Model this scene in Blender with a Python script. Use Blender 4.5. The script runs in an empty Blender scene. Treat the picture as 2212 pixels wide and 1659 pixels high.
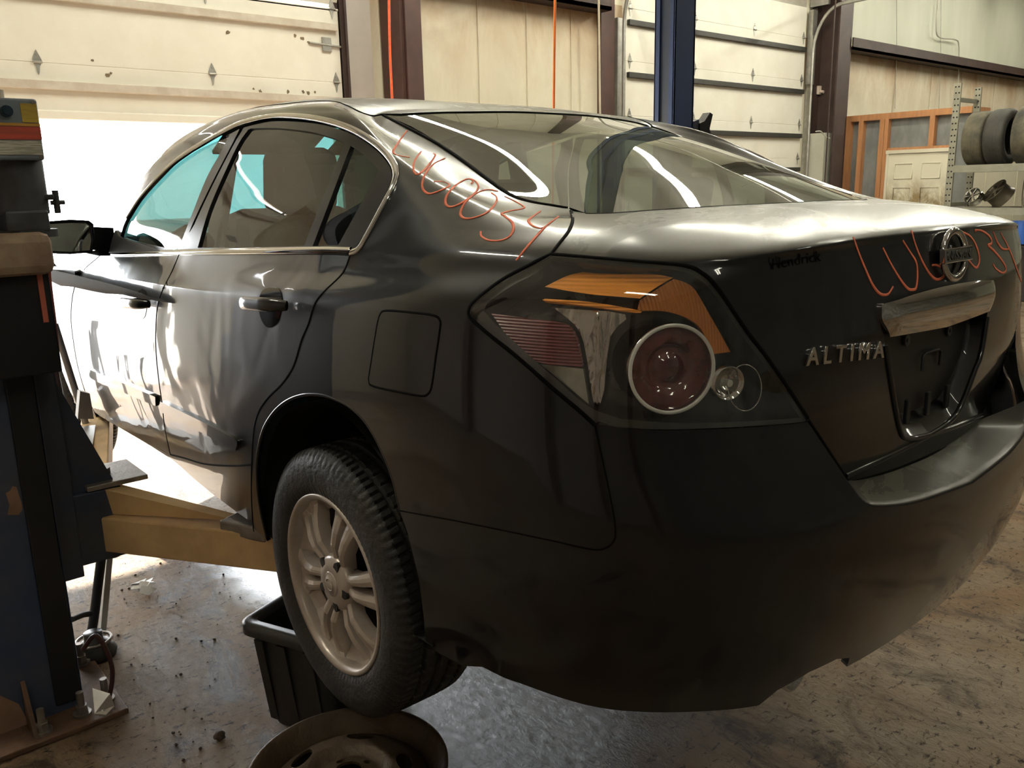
import bpy, bmesh, math, random
import numpy as np
from mathutils import Vector, Matrix, noise
from mathutils.bvhtree import BVHTree
from mathutils.geometry import delaunay_2d_cdt
random.seed(4)
SC = bpy.context.scene
COL = SC.collection
PI = math.pi
# ---------------------------------------------------------------- camera, sky, sun, exposure
IW, IH, FPX = 2212, 1659, 1831.074
CAM = np.array([-1.72016, 1.72855, 1.53832])
_az, _pi, _ro = [math.radians(a) for a in (-40.02124, 12.99681, 1.29827)]
_f = np.array([math.cos(_az)*math.cos(_pi), math.sin(_az)*math.cos(_pi), -math.sin(_pi)])
_r = np.array([math.sin(_az), -math.cos(_az), 0.]); _d = np.cross(_f, _r)
RR = math.cos(_ro)*_r + math.sin(_ro)*_d; DD = -math.sin(_ro)*_r + math.cos(_ro)*_d; FF = _f
cd = bpy.data.cameras.new('camera'); cam = bpy.data.objects.new('camera', cd); COL.objects.link(cam)
cd.sensor_fit = 'HORIZONTAL'; cd.sensor_width = 36; cd.lens = FPX/IW*36; cd.clip_start = .05; cd.clip_end = 300
cam.matrix_world = Matrix(((RR[0], -DD[0], -FF[0], CAM[0]), (RR[1], -DD[1], -FF[1], CAM[1]), (RR[2], -DD[2], -FF[2], CAM[2]), (0, 0, 0, 1)))
SC.camera = cam
SC.view_settings.view_transform = 'Standard'; SC.view_settings.look = 'None'
SC.view_settings.gamma = 1; SC.view_settings.exposure = 0.12; SC.view_settings.use_curve_mapping = False
wd = bpy.data.worlds.new('sky'); SC.world = wd; wd.use_nodes = True
wn = wd.node_tree.nodes; wn['Background'].inputs[0].default_value = (.93, .97, 1.0, 1); wn['Background'].inputs[1].default_value = 16.0
def lamp(name, kind, loc, rot, energy, color, **kw):
    l = bpy.data.lights.new(name, kind); l.energy = energy; l.color = color
    for k, v in kw.items(): setattr(l, k, v)
    o = bpy.data.objects.new(name, l); o.location = loc; o.rotation_euler = rot; COL.objects.link(o); return o
sun_dir = Vector((math.cos(math.radians(30))*math.cos(math.radians(14)), math.cos(math.radians(30))*math.sin(math.radians(14)), math.sin(math.radians(30))))
so = lamp('sun', 'SUN', (12, 4, 8), (0, 0, 0), 32, (1, .96, .9), angle=math.radians(.6))
so.rotation_euler = sun_dir.to_track_quat('Z', 'Y').to_euler()

# ---------------------------------------------------------------- helpers
def ray(u, v): return RR*(u-IW/2)/FPX + DD*(v-IH/2)/FPX + FF
def at(u, v, ax, val):
    d = ray(u, v); t = (val-CAM[ax])/d[ax]; return Vector(CAM + d*t)
def px(P):
    w = np.asarray(P, float)-CAM; z = w@FF; return (IW/2+FPX*(w@RR)/z, IH/2+FPX*(w@DD)/z)
def catmull(pts, n=6, closed=False):
    """smooth polyline; a point given as (.., .., 'c') style tuple is kept via repeats"""
    P = [np.array(p, float) for p in pts]; out = []
    N = len(P)
    rng = range(N if closed else N-1)
    for i in rng:
        p1, p2 = P[i], P[(i+1) % N]
        p0 = P[i-1] if (closed or i > 0) else 2*p1-p2
        p3 = P[(i+2) % N] if (closed or i+2 < N) else 2*p2-p1
        for k in range(n):
            t = k/n
            out.append(.5*((2*p1)+(-p0+p2)*t+(2*p0-5*p1+4*p2-p3)*t*t+(-p0+3*p1-3*p2+p3)*t**3))
    if not closed: out.append(P[-1])
    return out
def link(name, me, mat, parent=None, smooth=True):
    o = bpy.data.objects.new(name, me); COL.objects.link(o)
    if mat is not None and len(me.materials) == 0: me.materials.append(mat)
    if parent: o.parent = parent; o.matrix_parent_inverse = Matrix.Translation(-parent.location)
    if smooth:
        for p in me.polygons: p.use_smooth = True
    return o
def thing(name, loc, label, cat, group=None):
    o = bpy.data.objects.new(name, None); COL.objects.link(o); o.location = loc; o.empty_display_size = .1
    tag(o, label, cat, group); return o
def tag(o, label=None, cat=None, group=None, kind=None):
    if label: o['label'] = label
    if cat: o['category'] = cat
    if group: o['group'] = group
    if kind: o['kind'] = kind
    return o
class MB:
    """collects shapes, builds ONE mesh object"""
    def __init__(s): s.v = []; s.f = []; s.sm = []
    def add(s, vs, fs, smooth=False):
        b = len(s.v); s.v += [tuple(v) for v in vs]; s.f += [tuple(i+b for i in f) for f in fs]; s.sm += [smooth]*len(fs); return s
    def box(s, a, b, bev=0, rot=None, piv=None):
        a = Vector(a); b = Vector(b)
        bm = bmesh.new(); bmesh.ops.create_cube(bm, size=1)
        for v in bm.verts: v.co = Vector(((v.co.x+.5)*(b.x-a.x)+a.x, (v.co.y+.5)*(b.y-a.y)+a.y, (v.co.z+.5)*(b.z-a.z)+a.z))
        if bev: bmesh.ops.bevel(bm, geom=bm.edges[:], offset=bev, segments=2, affect='EDGES', profile=.5)
        if rot is not None:
            p = Vector(piv) if piv is not None else (a+b)/2
            for v in bm.verts: v.co = p + rot @ (v.co-p)
        bm.verts.index_update()
        s.add([v.co[:] for v in bm.verts], [[v.index for v in f.verts] for f in bm.faces]); bm.free(); return s
    def obox(s, c, hx, hy, hz, bev=0):
        """oriented box: centre and three half-axis vectors"""
        c = Vector(c); hx = Vector(hx); hy = Vector(hy); hz = Vector(hz)
        M = Matrix((hx, hy, hz)).transposed()
        lx, ly, lz = hx.length, hy.length, hz.length
        bm = bmesh.new(); bmesh.ops.create_cube(bm, size=2)
        for v in bm.verts: v.co = Vector((v.co.x*lx, v.co.y*ly, v.co.z*lz))
        if bev: bmesh.ops.bevel(bm, geom=bm.edges[:], offset=bev, segments=2, affect='EDGES', profile=.5)
        for v in bm.verts: v.co = c + M @ Vector((v.co.x/lx, v.co.y/ly, v.co.z/lz))
        bm.verts.index_update()
        s.add([v.co[:] for v in bm.verts], [[v.index for v in f.verts] for f in bm.faces]); bm.free(); return s
    def beam(s, p, q, w, h, up=(0, 0, 1), bev=0):
        p = Vector(p); q = Vector(q); d = q-p; u = Vector(up); side = d.cross(u).normalized(); u = side.cross(d).normalized()
        return s.obox((p+q)/2, d/2, side*w/2, u*h/2, bev)
    def tube(s, pts, r, n=8, closed=False, caps=True, flat=None):
        """swept tube; flat=(normal list, factor) squeezes along a normal"""
        P = [Vector(p) for p in pts]; N = len(P); vs = []; prev = None
        for i in range(N):
            a = P[i-1] if (i > 0 or closed) else P[i]; b = P[(i+1) % N] if (i < N-1 or closed) else P[i]
            t = (b-a); t = t.normalized() if t.length > 1e-9 else Vector((0, 0, 1))
            if flat is not None:
                nn = Vector(flat[0][i]); nn = (nn - t*nn.dot(t)); nn = nn.normalized() if nn.length > 1e-6 else t.orthogonal().normalized()
            elif prev is None: nn = t.orthogonal().normalized()
            else:
                nn = prev - t*prev.dot(t); nn = nn.normalized() if nn.length > 1e-6 else t.orthogonal().normalized()
            prev = nn; bb = t.cross(nn)
            ri = r[i] if hasattr(r, '__len__') else r
            k1 = flat[1] if flat is not None else 1
            for j in range(n):
                an = 2*PI*j/n; vs.append(P[i]+nn*math.cos(an)*ri*k1+bb*math.sin(an)*ri)
        fs = []
        for i in range(N if closed else N-1):
            for j in range(n):
                fs.append((i*n+j, i*n+(j+1) % n, ((i+1) % N)*n+(j+1) % n, ((i+1) % N)*n+j))
        b = len(s.v); s.add(vs, fs, True)
        if caps and not closed: s.add(vs[:n][::-1], [tuple(range(n))]); s.add(vs[-n:], [tuple(range(n))])
        return s
    def lathe(s, prof, c, axis, n=32, a0=0, a1=2*PI, smooth=True):
        """prof: list of (radius, along)"""
        ax = Vector(axis).normalized(); e = ax.orthogonal().normalized(); f = ax.cross(e); c = Vector(c)
        full = abs(a1-a0-2*PI) < 1e-6; m = n if full else n+1; vs = []
        for (r, h) in prof:
            for j in range(m):
                an = a0+(a1-a0)*j/n; vs.append(c+ax*h+(e*math.cos(an)+f*math.sin(an))*r)
        fs = []
        for i in range(len(prof)-1):
            for j in range(n):
                k = (j+1) % m; fs.append((i*m+j, i*m+k, (i+1)*m+k, (i+1)*m+j))
        return s.add(vs, fs, smooth)
    def cyl(s, p, q, r, n=24, r2=None):
        p = Vector(p); q = Vector(q); L = (q-p).length; r2 = r if r2 is None else r2
        s.lathe([(r, 0), (r2, L)], p, q-p, n)
        ax = (q-p).normalized(); e = ax.orthogonal().normalized(); f = ax.cross(e)
        for c, rr, fl in ((p, r, True), (q, r2, False)):
            vs = [c+(e*math.cos(2*PI*j/n)+f*math.sin(2*PI*j/n))*rr for j in range(n)]
            s.add(vs, [tuple(range(n))[::-1] if fl else tuple(range(n))])
        return s
    def prism(s, poly, off, smooth=False):
        """poly: planar 3D loop, extruded by vector off"""
        n = len(poly); off = Vector(off); vs = [Vector(p) for p in poly]; vs += [v+off for v in vs]
        fs = [tuple(range(n))[::-1], tuple(range(n, 2*n))]+[(i, (i+1) % n, n+(i+1) % n, n+i) for i in range(n)]
        return s.add(vs, fs, smooth)
    def mesh(s, name='m'):
        me = bpy.data.meshes.new(name); me.from_pydata(s.v, [], s.f)
        for p, k in zip(me.polygons, s.sm): p.use_smooth = k
        me.update(); return me
    def build(s, name, mat, parent=None, fixn=True):
        me = s.mesh(name)
        if fixn:
            bm = bmesh.new(); bm.from_mesh(me); bmesh.ops.recalc_face_normals(bm, faces=bm.faces[:]); bm.to_mesh(me); bm.free()
        return link(name, me, mat, parent, smooth=False)

# ---------------------------------------------------------------- materials
MATS = {}
def nodes_of(name):
    m = bpy.data.materials.new(name); m.use_nodes = True; MATS[name] = m
    nt = m.node_tree; return m, nt, nt.nodes, nt.links, nt.nodes['Principled BSDF']
def tex(nt, scale, detail=4, rough=.6, dist=0, coord='Object', stretch=(1, 1, 1), typ='ShaderNodeTexNoise'):
    tc = nt.nodes.new('ShaderNodeTexCoord'); mp = nt.nodes.new('ShaderNodeMapping'); mp.inputs['Scale'].default_value = stretch
    n = nt.nodes.new(typ); n.inputs['Scale'].default_value = scale
    if typ == 'ShaderNodeTexNoise':
        n.inputs['Detail'].default_value = detail; n.inputs['Roughness'].default_value = rough; n.inputs['Distortion'].default_value = dist
    nt.links.new(tc.outputs[coord], mp.inputs[0]); nt.links.new(mp.outputs[0], n.inputs['Vector']); return n
def ramp(nt, src, stops):
    r = nt.nodes.new('ShaderNodeValToRGB'); nt.links.new(src, r.inputs[0]); e = r.color_ramp.elements
    e[0].position, e[0].color = stops[0][0], tuple(stops[0][1])+(1,); e[1].position, e[1].color = stops[-1][0], tuple(stops[-1][1])+(1,)
    for p, c in stops[1:-1]: x = e.new(p); x.color = tuple(c)+(1,)
    return r
def fall(nt, src, a, b):
    m = nt.nodes.new('ShaderNodeMapRange'); m.inputs[1].default_value = a; m.inputs[2].default_value = b; m.inputs[3].default_value = 1; m.inputs[4].default_value = 0; nt.links.new(src, m.inputs[0]); return m
def mixc(nt, fac, a, b):
    m = nt.nodes.new('ShaderNodeMix'); m.data_type = 'RGBA'
    if isinstance(fac, float): m.inputs[0].default_value = fac
    else: nt.links.new(fac, m.inputs[0])
    for i, c in ((6, a), (7, b)):
        if isinstance(c, tuple): m.inputs[i].default_value = c+(1,)
        else: nt.links.new(c, m.inputs[i])
    return m.outputs[2]
def bump(nt, src, strength, dist=.01):
    b = nt.nodes.new('ShaderNodeBump'); b.inputs['Strength'].default_value = strength; b.inputs['Distance'].default_value = dist
    nt.links.new(src, b.inputs['Height']); nt.links.new(b.outputs[0], nt.nodes['Principled BSDF'].inputs['Normal']); return b
def mat(name, col, rough=.5, metal=0, col2=None, scale=8, bmp=0, bscale=None, spec=.5, stretch=(1, 1, 1), lo=.35, hi=.65, bdist=.01, coat=0):
    if name in MATS: return MATS[name]
    m, nt, N, L, B = nodes_of(name)
    B.inputs['Base Color'].default_value = tuple(col)+(1,); B.inputs['Roughness'].default_value = rough; B.inputs['Metallic'].default_value = metal
    B.inputs['Specular IOR Level'].default_value = spec; B.inputs['Coat Weight'].default_value = coat
    if col2 is None: col2 = tuple(c*.82 for c in col)
    t = tex(nt, scale, stretch=stretch); r = ramp(nt, t.outputs[0], [(lo, col), (hi, col2)]); L.new(r.outputs[0], B.inputs['Base Color'])
    if bmp:
        t2 = tex(nt, bscale or scale*4, stretch=stretch); bump(nt, t2.outputs[0], bmp, bdist)
    return m
# ---------------------------------------------------------------- car body surface (left half; y -> -y mirrors it)
# plan stations at the widest level, and per-level (z, inset) for the rear; explicit points for the sides and roof
def crv(K, t):
    """uniform Catmull-Rom over first axis of K at parameters t"""
    K = np.asarray(K, float); n = len(K); t = np.clip(t, 0, n-1-1e-9); i = t.astype(int); u = (t-i)[(...,)+(None,)*(K.ndim-1)]
    Kp = np.concatenate([[2*K[0]-K[1]], K, [2*K[-1]-K[-2]]])
    p0, p1, p2, p3 = Kp[i], Kp[i+1], Kp[i+2], Kp[np.minimum(i+3, n+1)]
    return .5*((2*p1)+(-p0+p2)*u+(2*p0-5*p1+4*p2-p3)*u*u+(-p0+3*p1-3*p2+p3)*u**3)
PLAN = [(-1.085, 0), (-1.075, .25), (-1.042, .48), (-.962, .66), (-.815, .79), (-.64, .852), (-.42, .884), (-.15, .895),
        (.15, .897), (.5, .897), (1.0, .895), (1.6, .893), (2.2, .89), (2.8, .885), (3.3, .84), (3.62, .55), (3.76, 0)]
PN = [(-1, 0), (-.99, .1), (-.95, .3), (-.8, .6), (-.55, .84), (-.3, .95), (-.1, 1), (0, 1), (0, 1), (0, 1), (0, 1), (0, 1), (0, 1), (.05, 1), (.3, .95), (.8, .6), (1, 0)]
# lower levels: z, rear inset, side inset
LOW = [(.60, .085, .050), (.70, .045, .026), (.80, .015, .010), (.91, .0, .002), (1.0, .012, 0), (1.09, .055, 0), (1.17, .078, .004), (1.27, .085, .012), (1.345, .092, .022), (1.40, .10, .055)]
LIDLOW = [(.90, .105, .1), (.95, .100, .1), (1.0, .095, .09), (1.05, .090, .08), (1.09, .086, .07), (1.13, .083, .05), (1.17, .080, .01), (1.27, .085, .012), (1.345, .092, .022), (1.40, .10, .055)]
TOP = {  # levels 10..18 per station
 0: [(-.968, 0, 1.450), (-.86, 0, 1.474), (-.74, 0, 1.485), (-.60, 0, 1.492), (-.38, 0, 1.578), (-.14, 0, 1.668), (.11, 0, 1.742), (.19, 0, 1.757), (.26, 0, 1.768)],
 1: [(-.963, .24, 1.448), (-.855, .23, 1.473), (-.735, .22, 1.485), (-.595, .20, 1.492), (-.375, .18, 1.576), (-.13, .16, 1.666), (.125, .14, 1.743), (.19, .07, 1.756), (.27, 0, 1.771)],
 2: [(-.943, .45, 1.438), (-.835, .43, 1.467), (-.715, .41, 1.481), (-.58, .38, 1.490), (-.36, .345, 1.571), (-.12, .31, 1.660), (.145, .28, 1.739), (.20, .14, 1.753), (.29, 0, 1.774)],
 3: [(-.868, .61, 1.430), (-.765, .575, 1.463), (-.67, .545, 1.479), (-.545, .51, 1.487), (-.33, .475, 1.566), (-.095, .44, 1.650), (.175, .40, 1.735), (.24, .2, 1.755), (.33, 0, 1.778)],
 4: [(-.735, .715, 1.436), (-.675, .665, 1.466), (-.60, .625, 1.481), (-.50, .595, 1.492), (-.30, .582, 1.548), (-.06, .548, 1.626), (.205, .512, 1.727), (.30, .26, 1.760), (.37, 0, 1.784)],
 5: [(-.60, .775, 1.436), (-.56, .728, 1.464), (-.50, .692, 1.486), (-.43, .672, 1.502), (-.25, .650, 1.549), (-.05, .612, 1.624), (.215, .545, 1.722), (.33, .28, 1.769), (.42, 0, 1.792)],
 6: [(-.41, .805, 1.433), (-.37, .772, 1.475), (-.29, .738, 1.524), (-.20, .710, 1.573), (-.09, .684, 1.622), (.05, .645, 1.680), (.238, .570, 1.733), (.38, .3, 1.783), (.5, 0, 1.802)],
 7: [(-.14, .815, 1.425), (-.12, .775, 1.50), (-.08, .735, 1.57), (-.02, .70, 1.63), (.06, .675, 1.685), (.15, .645, 1.722), (.285, .582, 1.752), (.46, .3, 1.797), (.6, 0, 1.815)],
 8: [(.15, .817, 1.412), (.16, .785, 1.49), (.18, .75, 1.56), (.2, .715, 1.63), (.23, .685, 1.69), (.28, .655, 1.735), (.37, .585, 1.770), (.62, .3, 1.815), (.75, 0, 1.832)],
 9: [(.5, .817, 1.40), (.5, .785, 1.475), (.5, .75, 1.55), (.5, .715, 1.63), (.51, .685, 1.70), (.54, .655, 1.750), (.6, .58, 1.784), (.82, .3, 1.833), (.95, 0, 1.845)],
 10: [(1.0, .815, 1.375), (1.0, .785, 1.46), (1.0, .75, 1.54), (1.0, .715, 1.62), (1.0, .685, 1.70), (1.0, .655, 1.750), (1.0, .575, 1.790), (1.1, .3, 1.845), (1.2, 0, 1.857)],
 11: [(1.6, .81, 1.345), (1.6, .785, 1.42), (1.58, .757, 1.48), (1.56, .73, 1.54), (1.54, .70, 1.60), (1.5, .67, 1.66), (1.45, .58, 1.735), (1.45, .3, 1.815), (1.45, 0, 1.835)],
 12: [(2.2, .79, 1.31), (2.15, .73, 1.35), (2.1, .70, 1.37), (2.02, .68, 1.42), (1.93, .66, 1.48), (1.83, .63, 1.55), (1.75, .5, 1.64), (1.7, .3, 1.73), (1.68, 0, 1.765)],
 13: [(2.8, .72, 1.29), (2.7, .6, 1.32), (2.5, .55, 1.345), (2.33, .5, 1.37), (2.2, .45, 1.42), (2.05, .4, 1.50), (1.95, .3, 1.58), (1.88, .16, 1.66), (1.84, 0, 1.69)],
 14: [(3.1, .6, 1.23), (2.95, .47, 1.28), (2.75, .37, 1.32), (2.5, .32, 1.36), (2.35, .26, 1.40), (2.2, .21, 1.47), (2.1, .16, 1.53), (2.0, .09, 1.59), (1.96, 0, 1.62)],
 15: [(3.3, .3, 1.20), (3.1, .25, 1.26), (2.85, .2, 1.31), (2.57, .16, 1.355), (2.42, .13, 1.385), (2.28, .1, 1.44), (2.18, .08, 1.49), (2.08, .04, 1.545), (2.03, 0, 1.575)],
 16: [(3.4, 0, 1.19), (3.15, 0, 1.26), (2.9, 0, 1.31), (2.6, 0, 1.355), (2.45, 0, 1.385), (2.32, 0, 1.43), (2.22, 0, 1.48), (2.12, 0, 1.53), (2.07, 0, 1.56)]}
def net(low):
    K = np.zeros((17, 19, 3))
    for s in range(17):
        x, y = PLAN[s]; nx, ny = PN[s]; w = min(1, max(0, abs(ny)**2)); nl = math.hypot(nx, ny)
        front = s >= 14
        for l, (z, ri, si) in enumerate(low):
            ins = ri*(1-w)+si*w
            if front: ins = {0: .1, 1: .05, 2: .02, 3: 0, 4: 0, 5: .01, 6: .03, 7: .07, 8: .13, 9: .2}[l]*(.5 if s == 14 else 1); z = .60+(z-.60)*.72
            zz = z
            if s in (3, 4, 5) and l == 0: zz += .02
            if l == 9 and not front: zz = {0: 1.42, 1: 1.42, 2: 1.415, 3: 1.405, 4: 1.40, 5: 1.398, 6: 1.39, 7: 1.375, 8: 1.362, 9: 1.35, 10: 1.325, 11: 1.30, 12: 1.27, 13: 1.25}[s]
            if l == 8 and not front: zz = {0: 1.36, 1: 1.36, 2: 1.355, 3: 1.35, 4: 1.345, 5: 1.34, 6: 1.335, 7: 1.325, 8: 1.315, 9: 1.30, 10: 1.275, 11: 1.25, 12: 1.225, 13: 1.20}[s]
            if l == 7 and not front: zz = z-.0*s
            K[s, l] = (x-nx/nl*ins, y-ny/nl*ins, zz)
        for j, p in enumerate(TOP[s]): K[s, 10+j] = p
    return K
def surf_eval(K, s, l):
    """s,l arrays (same shape) -> points"""
    A = crv(np.swapaxes(K, 0, 1), np.asarray(l, float))            # (...,17,3)
    A = np.moveaxis(A, -2, 0)
    n = K.shape[0]; s = np.clip(np.asarray(s, float), 0, n-1-1e-9); i = s.astype(int); u = (s-i)[..., None]
    first = A[1]*np.array([1, -1, 1]); last = 2*A[-1]-A[-2]
    Ap = np.concatenate([[first], A, [last]]); idx = np.indices(i.shape)
    def g(k): return Ap[(k,)+tuple(idx)]
    p0, p1, p2, p3 = g(i), g(i+1), g(i+2), g(np.minimum(i+3, n+1))
    return .5*((2*p1)+(-p0+p2)*u+(2*p0-5*p1+4*p2-p3)*u*u+(-p0+3*p1-3*p2+p3)*u**3)
SGN = 1
class Surf:
    def __init__(s, low, lmin=0, smax=16, sub=10, mod=None):
        s.K = net(low)
        if mod: mod(s.K)
        s.sub = sub; s.lmin = lmin
        ss = np.arange(0, smax*sub+1)/sub; ll = np.arange(lmin*sub, 18*sub+1)/sub
        S, L = np.meshgrid(ss, ll, indexing='ij'); P = s.ev(S, L); s.S = S; s.L = L; s.P = P
        m, n = S.shape; F = []
        for i in range(m-1):
            for j in range(n-1):
                a, b, c, d = i*n+j, (i+1)*n+j, (i+1)*n+j+1, i*n+j+1; F += [(a, b, c), (a, c, d)]
        V = P.reshape(-1, 3); R = V*np.array([1, -1, 1]); N = len(V)
        s.par = np.concatenate([np.stack([S.ravel(), L.ravel()], 1), np.stack([-S.ravel(), L.ravel()], 1)])
        s.F = F+[(a+N, c+N, b+N) for a, b, c in F]; s.V = np.concatenate([V, R])
        s.bvh = BVHTree.FromPolygons([tuple(v) for v in s.V], s.F)
    def ev(s, S, L): return surf_eval(s.K, np.asarray(S, float), np.asarray(L, float))
    def pt(s, a, l): 
        p = s.ev(np.array([abs(a)]), np.array([l]))[0]; return Vector((p[0], p[1]*(1 if a >= 0 else -1), p[2]))
    def nrm(s, S, L):
        e = .02; S = np.asarray(S, float); L = np.asarray(L, float)
        n = np.cross(s.ev(np.minimum(S+e, 15.99), L)-s.ev(np.maximum(S-e, 0), L), s.ev(S, np.minimum(L+e, 17.99))-s.ev(S, np.maximum(L-e, 0)))
        ln = np.linalg.norm(n, axis=-1, keepdims=True); n = n/np.maximum(ln, 1e-12)
        return n*SGN
    def hit(s, u, v):
        d = Vector(ray(u, v)).normalized(); loc, nn, fi, dist = s.bvh.ray_cast(Vector(CAM), d)
        if loc is None: return None
        a, b, c = s.F[fi]; A, B, C = (s.V[i] for i in (a, b, c)); p = np.array(loc)
        m = np.stack([B-A, C-A], 1); w, *_ = np.linalg.lstsq(m, p-A, rcond=None)
        pr = s.par[a]*(1-w[0]-w[1])+s.par[b]*w[0]+s.par[c]*w[1]
        return float(pr[0]), float(pr[1]), loc
    def near(s, p):
        """nearest surface parameter to 3D point"""
        loc, nn, fi, dist = s.bvh.find_nearest(Vector(p)); a, b, c = s.F[fi]; A, B, C = (s.V[i] for i in (a, b, c))
        m = np.stack([B-A, C-A], 1); w, *_ = np.linalg.lstsq(m, np.array(loc)-A, rcond=None)
        pr = s.par[a]*(1-w[0]-w[1])+s.par[b]*w[0]+s.par[c]*w[1]; return float(pr[0]), float(pr[1])
def glass_net(K):
    # the pane keeps its own curvature at its edges instead of blending into deck and pillar
    for l in (12, 11): K[:, l] = 2*K[:, l+1]-K[:, l+2]
    K[5, 11:17] = 2*K[4, 11:17]-K[3, 11:17]
    K[:, 17] = 2*K[:, 16]-K[:, 15]
def deck_net(K):
    K[:, 14] = 2*K[:, 13]-K[:, 12]; K[:, 15] = 2*K[:, 14]-K[:, 13]
BODY = Surf(LOW); LIDS = Surf(LIDLOW, smax=7, mod=deck_net); GLS = Surf(LOW, smax=6, mod=glass_net)
SGN = 1 if BODY.nrm(np.array([8.]), np.array([5.]))[0][1] > 0 else -1
def loop(S, spec, n=5, closed=True, smooth=True):
    """spec: list of (u,v) pixels of the photograph seen ON the car body, ('p',s,l) surface parameters, or '|' = corner before next"""
    # split in segments at corners
    segs = [[]]; out = []
    for q in spec:
        if q == '|':
            if segs[-1]: last = segs[-1][-1]; segs.append([last])
        else: segs[-1].append(q)
    if closed and not (spec[-1] == '|'):
        segs[-1].append(segs[0][0])
    elif closed: segs[-1].append(segs[0][0])
    for sg in segs:
        pr = []
        if smooth and len(sg) > 1 and not any(q[0] == 'p' for q in sg):
            for q in (catmull(sg, n) if len(sg) > 2 else catmull(sg, n*2)):
                h = S.hit(q[0], q[1])
                if h is not None: pr.append(np.array(h[:2]))
            if len(pr) < 2: print('MISS segment', sg); continue
            c = pr; out += c[:-1]; continue
        for q in sg:
            if q[0] == 'p': pr.append((q[1], q[2]))
            else:
                h = S.hit(q[0], q[1])
                if h is None: print('MISS', q); continue
                pr.append(h[:2])
        if len(pr) < 2: continue
        c = catmull(pr, n) if (smooth and len(pr) > 2) else catmull(pr, n*2)
        out += c[:-1]
    if not closed: out.append(c[-1])
    # drop duplicates
    res = [out[0]]
    for q in out[1:]:
        if np.hypot(*(q-res[-1])) > 2e-3: res.append(q)
    if closed and np.hypot(*(res[0]-res[-1])) < 2e-3: res.pop()
    return [np.array(q) for q in res]
def clip_half(pl):
    out = []
    for i in range(len(pl)):
        a, b = pl[i], pl[(i+1) % len(pl)]
        if a[0] >= 0: out.append(a)
        if (a[0] >= 0) != (b[0] >= 0): t = a[0]/(a[0]-b[0]); out.append(a+(b-a)*t)
    return out
def inside(poly, P):
    """vectorised point in polygon"""
    x, y = P[:, 0], P[:, 1]; r = np.zeros(len(P), bool); n = len(poly)
    for i in range(n):
        x1, y1 = poly[i]; x2, y2 = poly[(i+1) % n]
        c = ((y1 > y) != (y2 > y)); 
        with np.errstate(divide='ignore', invalid='ignore'):
            xi = (x2-x1)*(y-y1)/(y2-y1)+x1
        r ^= c & (x < xi)
    return r
def segdist(poly, P):
    d = np.full(len(P), 9.); n = len(poly)
    for i in range(n):
        a = poly[i]; b = poly[(i+1) % n]; ab = b-a; L = max(1e-12, ab@ab)
        t = np.clip(((P-a)@ab)/L, 0, 1); d = np.minimum(d, np.linalg.norm(P-(a+t[:, None]*ab), axis=1))
    return d
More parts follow.
